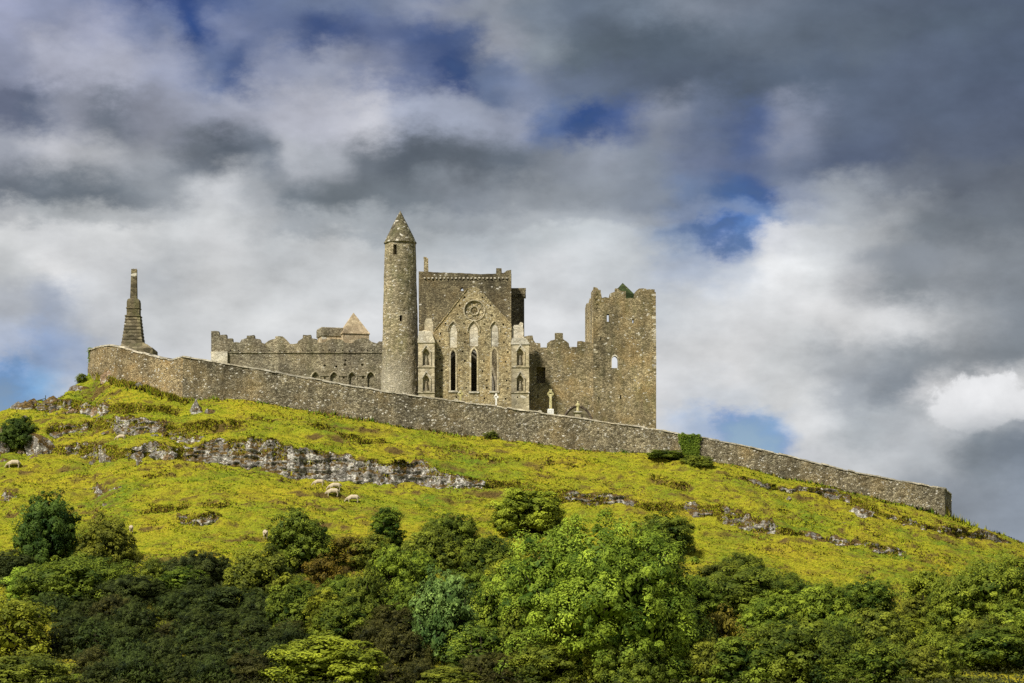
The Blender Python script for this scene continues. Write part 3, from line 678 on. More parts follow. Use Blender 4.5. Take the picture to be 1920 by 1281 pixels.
# buttresses with tabernacle niches
def buttress(pl, pr, ptop, pcap, seed):
    yf = YG - 1.5; rn = random.Random(seed)
    bx0, bx1 = wx(pl, yf), wx(pr, yf); z1 = wz(ptop, yf); w = bx1 - bx0; xc = w / 2
    nich = []
    n1 = wz(654, yf), wz(685, yf); n2 = wz(704, yf), wz(733, yf)
    for zt, zb in (n1, n2): nich.append((arch(xc, .95, zb, zt, 1.0), .55))
    pts = [(0, ZB), (w, ZB)] + ragged([(w, ZB + .1), (w, z1)], .7, .04, rn) + ragged([(w, z1), (0, z1)], .6, .03, rn)[1:] + [(0, z1)]
    for px_, py_ in ((.35, 745), (.62, 700), (.2, 700)): nich.append(([(w * px_ - .1, wz(py_, yf) - .12), (w * px_ + .1, wz(py_, yf) - .12), (w * px_ + .1, wz(py_, yf) + .12), (w * px_ - .1, wz(py_, yf) + .12)], .4)) if px_ == .35 else None
    b = panel('buttress', cat, (bx0, yf), (bx1, yf), pts, nich, 1.7, S_ASHLAR, rough=.03, grid=.8, seed=seed)
    # sloped weathering cap
    MB().prism([(bx0 - .12, z1), (bx1 + .12, z1), (bx1 + .05, z1 + .18), (bx1 - .45, wz(pcap, yf)), (bx0 + .1, wz(pcap, yf)), (bx0 - .1, z1 + .18)], yf - .12, yf + 1.9).build('cap', S_PALE, b)
    for zt, zb in (n1, n2):
        MB().box(bx0 - .06, bx1 + .06, yf - .12, yf + .02, zb - .32, zb - .14).build('string_course', S_ASHLAR, b)
        # gabled hood and side shafts
        xm = bx0 + xc
        mb = MB().add([(xm - .72, yf - .16, zt - .42), (xm - .55, yf - .16, zt - .42), (xm, yf - .16, zt + .42), (xm, yf - .16, zt + .68), (xm + .72, yf - .16, zt - .42), (xm + .55, yf - .16, zt - .42)] + [(xm - .72, yf + .05, zt - .42), (xm - .55, yf + .05, zt - .42), (xm, yf + .05, zt + .42), (xm, yf + .05, zt + .68), (xm + .72, yf + .05, zt - .42), (xm + .55, yf + .05, zt - .42)],
             [(0, 1, 2, 3), (3, 2, 5, 4), (0, 3, 9, 6), (3, 4, 10, 9), (1, 7, 8, 2), (2, 8, 11, 5), (0, 6, 7, 1), (4, 5, 11, 10)])
        mb.build('hood', S_PALE, b)
        for sx_ in (-1, 1):
            MB().box(xm + sx_ * .60 - .09, xm + sx_ * .60 + .09, yf - .12, yf + .04, zb - .1, zt - .43).build('shaft', S_ASHLAR, b)
        MB().lathe(xm, yf + .34, [(.20, zb), (.24, zb + .3), (.2, zb + .8), (.12, zb + 1.1), (.14, zb + 1.25), (.08, zb + 1.42)], 8).build('niche_figure', S_CHOIR, b)
    return b
buttress(784, 814.5, 643, 621, 4)
buttress(959, 992, 646, 634, 5)
# ruined wall stumps over the buttresses
def stump(pl, pr, ptop, seed, prof, mat=S_ASHLAR):
    yf = YG + .4; rn = random.Random(seed)
    pts = [(wx(pl, yf), ZB), (wx(pr, yf), ZB)] + ragged([(wx(p, yf), wz(q, yf)) for p, q in prof], .4, .12, rn)
    o = pts[0][0]
    panel('wall_stump', cat, (o, yf), (wx(pr, yf), yf), [(a - o, b) for a, b in pts], [], 1.0, mat, rough=.08, seed=seed)
stump(957, 982, 604, 7, [(982, 634), (981, 606), (976, 603), (972, 610), (964, 609), (960.5, 618), (959.5, 640)], S_PALE)
stump(786, 815, 596, 8, [(814, 632), (812, 616), (810, 597), (800, 597), (797, 600), (796, 618), (790, 622), (788, 640)], S_ASHLAR)
# side walls of the roofless transept
YC_ = 362.0
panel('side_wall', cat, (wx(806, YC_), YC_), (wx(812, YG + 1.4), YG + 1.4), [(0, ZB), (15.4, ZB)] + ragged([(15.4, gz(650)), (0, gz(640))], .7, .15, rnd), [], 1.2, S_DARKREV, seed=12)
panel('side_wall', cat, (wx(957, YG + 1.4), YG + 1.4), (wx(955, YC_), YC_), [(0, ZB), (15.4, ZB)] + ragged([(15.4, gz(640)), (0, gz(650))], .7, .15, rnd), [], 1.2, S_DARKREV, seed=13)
# crossing tower
def cz(py, Y=YC_): return wz(py, Y)
xL, xR = wx(785, YC_), wx(958.5, YC_)
tp = [(958.5, 506), (950, 507), (945, 512), (941, 512), (940.5, 503), (930.5, 503), (930, 513), (900, 514), (860, 512), (820, 511), (800, 510), (785, 509)]
pts = [(0, ZB), (xR - xL, ZB)] + ragged([(wx(p, YC_) - xL, cz(q)) for p, q in tp], .5, .07, rnd)
xa = wx(868, YC_) - xL
ops = [(arch(xa, 10.2, ZB + .3, cz(640), 1.0, 12, rise=7.2), None),
       (arch(wx(866.3, YC_) - xL, .42, cz(545.5), cz(538.5), 1.0), None)]
for k in range(24):
    hx = .6 + k * (xR - xL - 1.2) / 23
    if k % 2: ops.append(([(hx - .08, cz(527)), (hx + .08, cz(527)), (hx + .08, cz(525)), (hx - .08, cz(525))], .4))
ct = panel('crossing_tower', cat, (xL, YC_), (xR, YC_), pts, ops, 1.6, S_CROSS, rough=.07, grid=.9, seed=21)
xL2, xR2 = wx(779, YC_ + 13), wx(950, YC_ + 13)
def simple_top(n, z): return ragged([(n, z), (0, z)], .6, .1, rnd)
Lw = math.hypot(xL - xL2, 13)
panel('tower_wall', cat, (xL2 + 1.2, YC_ + 13), (xL, YC_ + 1.6), [(0, ZB), (11.4, ZB)] + simple_top(11.4, cz(511)), [], 1.4, S_CROSS, seed=22)
panel('tower_wall', cat, (xR, YC_ + 1.6), (xR, YC_ + 13), [(0, ZB), (11.4, ZB)] + simple_top(11.4, cz(510)), [], 1.4, S_CROSS, seed=23)
yb = YC_ + 13; ob = xL2 + 1.2
panel('tower_wall', cat, (ob, yb), (xR, yb), [(0, ZB), (xR - ob, ZB)] + simple_top(xR - ob, cz(515)), [(arch(wx(866.3, yb) - ob, .7, wz(548, yb), wz(535, yb), 1.0), None)], 1.4, S_CROSS, seed=24)
# moulded orders of the crossing arch, seen through the lancets
for k, (ww, yy) in enumerate(((10.2, .05), (9.2, .55), (8.2, 1.1))):
    A = arch(xa + xL, ww, ZB + .4, cz(640) - k * .5, 1.0, 14, rise=7.2 - k * .4)
    MB().tube([(x, YC_ + yy, z) for x, z in A], .24, 8).build('arch_moulding', S_PALE if k == 1 else S_ASHLAR, cat, sm=True)
for k in range(22):       # little corbels along the parapet
    hx = xL + .9 + k * (xR - xL - 1.6) / 21; q = rnd.uniform(.10, .16)
    MB().box(hx - q, hx + q, YC_ - .16, YC_ + .1, cz(521.5) - .1, cz(521.5) + .1, .02, rnd).build('corbel', S_PALE, cat)
MB().box(wx(795.5, 365), wx(803, 365), 364.2, 365.6, wz(516, 365), wz(486, 365), .06, rnd).box(wx(794.6, 365), wx(800, 365), 364.3, 365.5, wz(486.5, 365), wz(483.5, 365), .04, rnd).build('chimney', S_GABLE, cat)
# stair turret behind
yt = 367.0
tx0, tx1 = wx(957, yt), wx(983, yt)
tur = MB().box(tx0, tx1, yt, yt + 4, ZB, wz(556, yt)).build('stair_turret', S_CROSS, cat)
MB().box(tx0, wx(986, yt), yt - .35, yt + 4.3, wz(553, yt), wz(541, yt), .05, rnd).build('parapet', S_CROSS, tur)
for k in range(7):
    hx = tx0 + .15 + k * (tx1 - tx0) / 6.5
    MB().box(hx - .1, hx + .1, yt - .3, yt + .02, wz(557, yt), wz(553.1, yt)).build('corbel', S_CROSS, tur)

# choir wall, left of the round tower
YCH = 360.0
zc = lambda x, y: (380 + x / 5.333, 570 + y / 5.333)
ox = wx(396, YCH); zb_c = wz(760, YCH)
tp = [(1840,375),(1795,375),(1765,375),(1740,395),(1690,380),(1650,350),(1570,345),(1520,365),(1500,395),(1420,385),(1400,360),(1300,345),(1250,360),(1220,380),(1142,385),(1140,352),(1085,345),(1082,308),(1003,308),(1000,345),(955,370),(945,395),(870,395),(860,380),(830,350),(800,325),(727,322),(725,350),(690,355),(660,370),(620,395),(585,385),(575,355),(520,345),(515,312),(442,318),(440,345),(390,355),(370,385),(300,385),(298,345),(240,345),(238,308),(165,310),(160,275),(85,270)]
tpl = [(wx(zc(a, b)[0], YCH) - ox, wz(zc(a, b)[1], YCH)) for a, b in tp]
right = wx(760, YCH) - ox
pts = [(0, zb_c), (right, zb_c), (right, tpl[0][1])] + ragged(tpl, .45, .09, rnd)
ops = []
def sqh(x, y, w=.13, h=.13, dep=.6, dia=False):
    p, q = zc(x, y); cx, cz_ = wx(p, YCH) - ox, wz(q, YCH)
    if dia: return ([(cx - w, cz_), (cx, cz_ - h), (cx + w, cz_), (cx, cz_ + h)], dep)
    return ([(cx - w, cz_ - h), (cx + w, cz_ - h), (cx + w, cz_ + h), (cx - w, cz_ + h)], dep)
for x, y in [(1428,562),(1336,627),(1222,742),(1410,737),(1603,738),(1603,828)]: ops.append(sqh(x, y, .15, .13))
for x in (278,357,520,585,668,770,820,1000,1045,1090,1122,1205,1265,1330,1400,1468,1525,1590,1650,1700): ops.append(sqh(x, 464 + rnd.uniform(-3, 9), .09, .09))
for x, y in [(1220,615),(1422,607),(1595,608)]: ops.append(sqh(x, y, .26, .24, .25, True))
for x in (1130, 1315, 1498, 1682):
    p, q = zc(x, 690); ops.append((arch(wx(p, YCH) - ox, .98, wz(745, YCH), wz(q, YCH), .8), .30))
choir = panel('choir_wall', cat, (ox, YCH), (wx(760, YCH), YCH), pts, ops, 1.5, S_CHOIR, rough=.08, grid=.8, seed=31)
for x in (1130, 1315, 1498, 1682):
    p, q = zc(x, 678); A = arch(wx(p, YCH), 1.36, wz(712, YCH), wz(q, YCH), .8)
    MB().tube([(a, YCH - .05, b) for a, b in A], .09, 6).build('hood_mould', S_ASHLAR, choir)
MB().box(wx(396.5, YCH) - .1, wx(716, YCH), YCH - .14, YCH + .1, wz(662.2, YCH), wz(660.4, YCH)).build('string_course', S_CHOIR, choir)
for a, b in ((1165, 1275), (1350, 1460), (1535, 1645)):
    MB().box(wx(zc(a, 0)[0], YCH), wx(zc(b, 0)[0], YCH), YCH - .1, YCH + .1, wz(zc(0, 719)[1], YCH), wz(zc(0, 712)[1], YCH)).build('string_course', S_ASHLAR, choir)
MB().box(wx(397, YCH) - .05, wx(427, YCH), YCH - .5, YCH + .1, zb_c, wz(659.8, YCH), .03, rnd).build('ashlar_base', S_PALE, choir)
panel('return_wall', cat, (ox + .1, YCH + 16), (ox + .1, YCH + 1.5), [(0, zb_c), (14.5, zb_c)] + ragged([(14.5, wz(640, YCH)), (8, wz(652, YCH)), (0, wz(650, YCH))], .6, .12, rnd), [], 1.3, S_CHOIR, seed=33)

# nave wall, right of the transept
YN = 349.0
zn = lambda x, y: (960 + x / 4.133, 510 + y / 4.133)
ox = wx(975, YN); zb_n = wz(840, YN)
tp = [(690,560),(630,550),(575,545),(540,535),(507,535),(505,582),(445,580),(440,555),(397,520),(395,472),(332,472),(330,525),(300,530),(272,555),(270,588),(222,585),(220,555),(180,550),(165,525),(160,493),(100,500),(62,505)]
tpl = [(wx(zn(a, b)[0], YN) - ox, wz(zn(a, b)[1], YN)) for a, b in tp]
right = wx(1128, YN) - ox
pts = [(0, zb_n), (right, zb_n), (right, tpl[0][1])] + ragged(tpl, .45, .09, rnd) + [(0, tpl[-1][1])]
def rect(x0, x1, y0, y1, Y, ox, dep, zf=zn):
    a, b = wx(zf(x0, 0)[0], Y) - ox, wx(zf(x1, 0)[0], Y) - ox; c, d = wz(zf(0, y1)[1], Y), wz(zf(0, y0)[1], Y)
    return ([(a, c), (b, c), (b, d), (a, d)], dep)
ops = [rect(190, 258, 738, 862, YN, ox, 1.3), rect(197, 204, 940, 980, YN, ox, .6)]
nave = panel('nave_wall', cat, (ox, YN), (wx(1128, YN), YN), pts, ops, 1.5, S_CASTLE, rough=.10, grid=.8, seed=41)

# ------------------------------------------------------------------ castle tower
YK = 348.0
cas = empty('castle_tower', (wx(1172, YK), YK, wz(830, YK)))
tag(cas, 'tall square ruined keep with broken battlements right of the cathedral', 'tower')
ox = wx(1113, YK); zb_k = wz(850, YK)
tp = [(1106,136),(1070,132),(1042,138),(1040,128),(985,130),(948,165),(945,203),(884,205),(882,148),(832,145),(830,125),(798,128),(800,150),(758,165),(750,200),(697,200),(690,165),(660,120),(632,115)]
tpl = [(wx(zn(a, b)[0], YK) - ox, wz(zn(a, b)[1], YK)) for a, b in tp]
right = wx(1230.5, YK) - ox
pts = [(0, zb_k), (right, zb_k), (wx(1228, YK) - ox, tpl[0][1] - 4)] + ragged(tpl, .42, .10, rnd)
win = (arch(wx(zn(796, 0)[0], YK) - ox, 48 / 4.133 / K * YK, wz(zn(0, 745)[1], YK), wz(zn(0, 648)[1], YK), .75), None)
ops = [rect(735, 753, 325, 386, YK, ox, None), rect(932, 944, 366, 396, YK, ox, None), win,
       rect(684, 692, 506, 530, YK, ox, .8), rect(669, 679, 966, 990, YK, ox, .8), rect(837, 848, 953, 985, YK, ox, .8),
       (arch(wx(1082, YK) - ox, 1, zb_k + .2, zb_k + .9, .8), .2)]
ops = ops[:-1]
A = arch(wx(1126, YK) - ox, 1, 0, 1)
front = panel('front_wall', cas, (ox, YK), (wx(1230.5, YK), YK), pts, ops, 1.5, S_CASTLE, rough=.09, grid=.8, seed=51)
# back and side walls
YKB = YK + 11
bx0, bx1 = wx(1097.5, YKB), wx(1228, YKB)
def rb(x0, x1, y0, y1, g=.25):
    p0, q0 = zn(x0, y0); p1, q1 = zn(x1, y1)
    a, b, c, d = wx(p0, YKB) - bx0 - g, wx(p1, YKB) - bx0 + g, wz(q1, YKB) - g, wz(q0, YKB) + g
    return ([(a, c), (b, c), (b, d), (a, d)], None)
pts = [(0, zb_k), (bx1 - bx0, zb_k)] + ragged([(bx1 - bx0, wz(552, YKB)), (4, wz(556, YKB)), (0, wz(575, YKB))], .6, .12, rnd)
panel('back_wall', cas, (bx0, YKB), (bx1, YKB), pts, [rb(735, 753, 325, 386), rb(932, 944, 366, 396), rb(772, 820, 645, 748)], 1.2, S_CASTLE, seed=52)
Ls = math.hypot(ox - bx0, YKB - YK - 1.5)
pts = [(0, zb_k), (Ls, zb_k)] + ragged([(Ls, wz(541, YK)), (Ls * .5, wz(556, YK)), (.2, wz(573, YKB))], .6, .14, rnd)
panel('side_wall', cas, (bx0, YKB - .1), (ox, YK + .2), pts, [([(Ls * .3, wz(590, YK)), (Ls * .42, wz(590, YK)), (Ls * .42, wz(583, YK)), (Ls * .3, wz(583, YK))], .5)], 1.2, S_GABLE, rough=.1, seed=53)
panel('side_wall', cas, (wx(1229, YK), YK + 1.5), (bx1, YKB), [(0, zb_k), (9.4, zb_k)] + ragged([(9.4, wz(553, YK)), (0, wz(546, YK))], .6, .12, rnd), [], 1.2, S_CASTLE, seed=54)
# clasping buttress at the right corner
MB().box(wx(1205, YK), wx(1230.3, YK), YK - .45, YK + .1, zb_k, wz(708, YK), .04, rnd).prism([(wx(1205, YK), wz(708.2, YK)), (wx(1230.2, YK), wz(708.2, YK)), (wx(1229, YK), wz(705, YK)), (wx(1206, YK), wz(705, YK))], YK - .3, YK + .1).build('buttress', S_CASTLE, cas)
# dressed surround of the arched window
a_o = arch(wx(zn(796, 0)[0], YK), 58 / 4.133 / K * YK, wz(zn(0, 750)[1], YK), wz(zn(0, 640)[1], YK), .75); a_i = arch(wx(zn(796, 0)[0], YK), 46 / 4.133 / K * YK, wz(zn(0, 745)[1], YK), wz(zn(0, 651)[1], YK), .75)
n = len(a_o); V = [(x, y, z) for y in (YK - .08, YK + .3) for P_ in (a_o, a_i) for x, z in P_]; F = []
for k in range(n - 1): F += [(k, k + 1, n + k + 1, n + k), (k, 2 * n + k, 2 * n + k + 1, k + 1), (n + k, n + k + 1, 3 * n + k + 1, 3 * n + k)]
MB().add(V, F).build('window_frame', S_ASHLAR, cas)
# quoins up both front corners
for px_, sg, y0_, y1_ in ((1113, 1, 545, 690), (1229, -1, 548, 704)):
    q = y0_; k = 0
    while q < y1_:
        h = rnd.uniform(3.2, 5.2); w = (.55 if k % 2 else .32) + rnd.uniform(-.05, .08)
        xx = wx(px_ + (q - y0_) * .006, YK)
        a, b = (xx - .03, xx + w) if sg > 0 else (xx - w, xx + .05)
        MB().box(a, b, YK - .05 - .03 * rnd.random(), YK + .5, wz(q + h - .3, YK), wz(q, YK), .02, rnd).build('quoin', rnd.choice((S_ASHLAR, S_CASTLE, S_CASTLE, S_CASTLE)) if sg > 0 else rnd.choice((S_ASHLAR, S_CASTLE, S_PALE, S_CASTLE)), cas)
        q += h; k += 1
# mossy cap-house roof
yy = YK + 5
apx = W(1167.5, 530.5, yy); e = [(wx(1154, yy), yy - 2, wz(548, yy)), (wx(1189, yy), yy - 2, wz(556, yy)), (wx(1190, yy), yy + 3, wz(556, yy)), (wx(1154, yy), yy + 3, wz(548, yy))]
MB().add([tuple(apx)] + e + [(p[0], p[1], p[2] - 1.0) for p in e], [(0, 1, 2), (0, 2, 3), (0, 3, 4), (0, 4, 1)] + [(1 + k, 1 + (k + 1) % 4, 5 + (k + 1) % 4, 5 + k) for k in range(4)] + [(5, 6, 7, 8)]).build('roof', S_ROOF, cas)
# large blocked arch low on the nave and keep front
YA = YN
A = arch(wx(1083, YA), 4.1, wz(800, YA), wz(760.5, YA), .6, 10, rise=2.6)
MB().tube([(x, YA - .08, z) for x, z in A], .16, 6).build('arch_moulding', S_DARKREV, nave)
MB().prism(arch(wx(1083, YA), 3.8, wz(800, YA), wz(762.5, YA), .6, 10, rise=2.4), YA - .1, YA + .2).build('blocked_arch', S_MON, nave)

# ------------------------------------------------------------------ round tower
YR = 349.0
rt = empty('round_tower', (wx(750.5, YR), YR, wz(790, YR)))
tag(rt, 'tall slender round tower with conical stone cap beside the cathedral', 'tower')
def round_tower():
    cx = wx(750.5, YR); z0, z1 = wz(800, YR), wz(457, YR)
    r = lambda z: (36.2 + (28.6 - 36.2) * ((z - wz(740, YR)) / (z1 - wz(740, YR)))) / K * YR
    # openings (px, py top, py bottom, width)
    op = [(741.7, 462.5, 480, .55), (779.2, 464, 482, .6), (753, 595.5, 607, .36)]
    zr = set(np.linspace(z0, z1, 90).tolist())
    an = set((np.arange(72) * 2 * math.pi / 72).tolist())
    cells = []
    for px, a, b, w in op:
        zt, zbm = wz(a, YR), wz(b, YR); rad = r((zt + zbm) / 2)
        sx = max(-.999, min(.999, (wx(px, YR) - cx) / rad)); th = -math.pi / 2 + math.asin(sx)
        th %= 2 * math.pi
        hw = w / 2 / rad
        zr = {z for z in zr if not (zbm - .08 < z < zt + .08)} | {zbm, zt}; an = {t for t in an if not (th - hw - .04 < t < th + hw + .04)} | {th - hw, th + hw}
        cells.append((th - hw, th + hw, zbm, zt))
    zr = sorted(zr); an = sorted(an); n = len(an); mb = MB()
    for ri, rad_off in ((0, 0), (1, -1.0)):
        for z in zr:
            for t in an:
                rr_ = r(z) + rad_off + (.045 * float(vnoise(t * 9, z * 1.6, ri)) + .035 * float(vnoise(t * 2.2, z * .5, 4)) if ri == 0 else 0)
                mb.v.append((cx + rr_ * math.cos(t), YR + rr_ * math.sin(t), z))
    o = len(zr) * n
    def hole(i, j):
        tm = (an[j] + (an[(j + 1) % n] if j + 1 < n else an[0] + 2 * math.pi)) / 2; zm = (zr[i] + zr[i + 1]) / 2
        return any(a < tm < b and c < zm < d for a, b, c, d in cells)
    for i in range(len(zr) - 1):
        for j in range(n):
            j2 = (j + 1) % n; q = (i * n + j, i * n + j2, (i + 1) * n + j2, (i + 1) * n + j)
            if hole(i, j):
                for a, b, di, dj in ((0, 1, -1, 0), (1, 2, 0, 1), (2, 3, 1, 0), (3, 0, 0, -1)):
                    if not (0 <= i + di < len(zr) - 1 and hole(i + di, (j + dj) % n)): mb.f.append((q[a], q[b], q[b] + o, q[a] + o))
            else:
                mb.f.append(q); mb.f.append(tuple(k + o for k in reversed(q)))
    mb.build('shaft', S_ROUND, rt)
    # conical cap in stone courses
    zt = wz(396, YR); prof = [(r(z1) - .1, z1 - .02), (30.6 / K * YR, z1), (30.6 / K * YR, z1 + .16)]
    nc = 17
    for k in range(nc):
        t = (k + .5) / nc; rad = 29.8 / K * YR * (1 - t) ** .93; z = z1 + .16 + (zt - z1 - .16) * t
        dzz = (zt - z1) / nc / 2
        prof += [(max(rad + .05, .04), z - dzz), (max(rad - .03, .02), z + dzz * .92)]
    prof.append((.01, zt))
    mb = MB().lathe(cx, YR, prof, 40)
    mb.v = [(x + .03 * float(vnoise(x * 3, y * 3, z * 3)), y + .03 * float(vnoise(x * 3 + 9, y * 3, z * 3)), z + .03 * float(vnoise(x * 2, y * 2 + 5, z))) for x, y, z in mb.v]
    mb.build('conical_cap', stone('cap_stone', (.09, .078, .05), (.18, .155, .095), (.30, .265, .18), lich=(.2, .17, .05), lamt=.4, white=.07, stain=.35, sc=2.0, sq=1.6, green=.3, seed=47), rt)
round_tower()

# ------------------------------------------------------------------ chapel behind the choir
YP = 386.0
ch = empty('chapel', (wx(645, YP), YP, wz(700, YP)))
tag(ch, 'sandstone chapel with pyramid roofed tower peeping over the choir wall', 'chapel')
yq = YP; cxp = wx(660.5, yq); hw = 2.45
def pyr(cx, cy, hw, zb, ze, zt, rot, name, roofmat):
    t = MB().square(cx, cy, [(hw, zb), (hw, ze)], rot).build(name, S_CHAPEL, ch)
    if zt: MB().square(cx, cy, [(hw + .12, ze), (hw + .12, ze + .12), (.03, zt)], rot).build('pyramid_roof', roofmat, ch)
    return t
pyr(cxp, yq + 3, 2.15, wz(700, yq), wz(625, yq), wz(582, yq), .26, 'tower', S_CHAPEL)
x1 = wx(616, yq)
t = MB().square(x1, yq + 3, [(1.7, wz(700, yq)), (1.7, wz(628, yq))], .30).build('tower', S_CHAPEL, ch)
MB().square(x1, yq + 3, [(1.83, wz(628, yq)), (1.83, wz(614, yq)), (1.75, wz(612, yq))], .30).build('parapet', S_CHOIR, t)

# ------------------------------------------------------------------ monument on the left
YM = 352.0
mo = empty('monument', (wx(250, YM), YM, wz(668, YM)))
tag(mo, 'dark stepped stone monument with tall broken shaft at wall end', 'monument')
def sq_ring(pl, pr, py, d=None):
    a, b = wx(pl, YM), wx(pr, YM); return ((a + b) / 2, (b - a) / 2, wz(py, YM))
def tier(name, lst, parent=mo, mat=S_MON):
    mb = MB(); rings = []
    for pl, pr, py in lst:
        a, b, z = wx(pl, YM), wx(pr, YM), wz(py, YM); h = (b - a) / 2
        rings.append([(a, YM - h, z), (b, YM - h, z), (b, YM + h, z), (a, YM + h, z)])
    return mb.loft(rings).build(name, mat, parent)
tier('plinth', [(226, 291, 690), (226, 291, 657), (227, 290, 655.5)])
tier('plinth', [(228, 289, 655.4), (231, 280, 649), (231, 272, 645)])
L0, R0, P0 = 231, 269.5, 645; L1, R1, P1 = 237.5, 263.8, 595
nst = 8
for k in range(nst):
    t0, t1 = k / nst, (k + 1) / nst
    a0, b0, q0 = L0 + (L1 - L0) * t0 ** .85, R0 + (R1 - R0) * t0 ** .8, P0 + (P1 - P0) * t0
    a1, b1, q1 = L0 + (L1 - L0) * t1 ** .85, R0 + (R1 - R0) * t1 ** .8, P0 + (P1 - P0) * t1
    tier('step', [(a0 - .5, b0 + .5, q0 - .1), (a0 - .6, b0 + .6, q0 - 1.0), (a1 + .3, b1 - .3, q1 + .05)])
tier('cornice', [(235.8, 264.8, 594.9), (236.2, 264.8, 593), (238, 263, 592)])
tier('die', [(239.2, 262.4, 591.9), (239.2, 262.4, 580)])
tier('cornice', [(238, 263.6, 579.9), (238.2, 263.4, 578), (239, 262.6, 577.5)])
tier('cap', [(239.4, 262.6, 577.4), (239.4, 262.6, 568), (240.6, 261.6, 563), (243, 259.6, 561)])
tier('shaft', [(244.8, 257.2, 560.9), (246, 256.8, 530), (246.8, 256.8, 505.5)])
for k in range(4): tier('finial', [(246.8 + k * 2.8, 248.2 + k * 2.8, 505.4), (247.1 + k * 2.8, 248.0 + k * 2.8, 503.8)])

# ------------------------------------------------------------------ crosses and statue in the graveyard
def in_z(px, Y): return Hz(wx(px, Y), Y)
def celtic(px, ptop, Y, mat, label, name='celtic_cross', base=None, sc=1.0, pbase=None):
    x = wx(px, Y); zt = wz(ptop, Y); zg = in_z(px, Y) - .1
    h = zt - zg
    o = empty(name, (x, Y, zg)); tag(o, label, 'cross', 'graveyard crosses')
    zb = zg
    if pbase:
        zb = wz(pbase, Y)
        MB().square(x, Y, [(.48, zg), (.44, zb - .15), (.36, zb)]).build('base', base, o)
    else:
        MB().square(x, Y, [(.35 * sc, zg), (.33 * sc, zg + .5), (.25 * sc, zg + .6)]).build('base', mat, o); zb = zg + .6
    ca = zt - .68 * sc
    MB().add([], []).loft([[(x - a, Y - d, z), (x + a, Y - d, z), (x + a, Y + d, z), (x - a, Y + d, z)] for a, d, z in ((.20 * sc, .13, zb), (.15 * sc, .10, ca), (.17 * sc, .10, zt - .2), (.19 * sc, .10, zt))]).build('shaft', mat, o)
    MB().box(x - .46 * sc, x + .46 * sc, Y - .1, Y + .1, ca - .14 * sc, ca + .14 * sc).build('arms', mat, o)
    MB().torus(x, Y, ca, .36 * sc, .075 * sc, 24, 6).build('ring', mat, o)
    return o
celtic(863.3, 731, 333, S_YELLOW, 'yellow lichened celtic cross in front of the middle lancet', sc=.85)
celtic(930.2, 738, 334, S_WHITE, 'slim white marble celtic cross near the right lancet', sc=.75)
celtic(1032.3, 730, 336, S_YELLOW, 'tall yellow celtic cross on a white plinth near the keep', base=S_WHITE, sc=1.0, pbase=767)
# statue on its pedestal
Y = 338.0; x = wx(1083.5, Y); zg = in_z(1083.5, Y) - .1
st = empty('statue', (x, Y, zg)); tag(st, 'small robed stone statue on a capped pedestal before the blocked arch', 'statue')
zp = wz(773, Y)
MB().square(x, Y, [(.42, zg), (.40, zp - .25), (.36, zp - .2)]).build('pedestal', S_ASHLAR, st)
MB().square(x, Y, [(.40, zp - .19), (.62, zp - .06), (.60, zp), (.4, zp + .06)]).build('pedestal_cap', S_PALE, st)
zh = wz(752.5, Y); h = zh - zp - .06; z = zp + .06
fig = MB().loft([[(x + a * math.cos(t) + ox_, Y + b * math.sin(t), z + h * q) for t in [2 * math.pi * k / 12 for k in range(12)]] for q, a, b, ox_ in ((0, .24, .2, 0), (.1, .22, .18, 0), (.4, .19, .15, .01), (.55, .20, .15, .0), (.68, .24, .15, 0), (.76, .22, .14, 0), (.81, .09, .09, 0), (.84, .08, .08, 0), (.88, .11, .115, 0), (.94, .115, .12, 0), (.98, .07, .08, 0), (1.0, .01, .01, 0))])
fig.tube([(x - .20, Y, z + h * .73), (x - .27, Y - .1, z + h * .55), (x - .08, Y - .2, z + h * .58)], [.07, .06, .045], 6)
fig.tube([(x + .20, Y, z + h * .73), (x + .27, Y - .1, z + h * .55), (x + .06, Y - .2, z + h * .62)], [.07, .06, .045], 6)
fig.build('figure', S_YELLOW, st, sm=True)
for px, ptop, lab in ((1012, 769, 'low pale headstone just left of the tall yellow cross'), (855, 747.5, 'tiny pale headstone beside the yellow lichened cross')):
    Y = 334.0; x = wx(px, Y); zg = in_z(px, Y) - .1
    A = arch(x, .62, zg, wz(ptop, Y), .6)
    o = MB().prism(A, Y - .09, Y + .09).build('headstone', S_PALE, None, (x, Y, zg)); tag(o, lab, 'headstone')

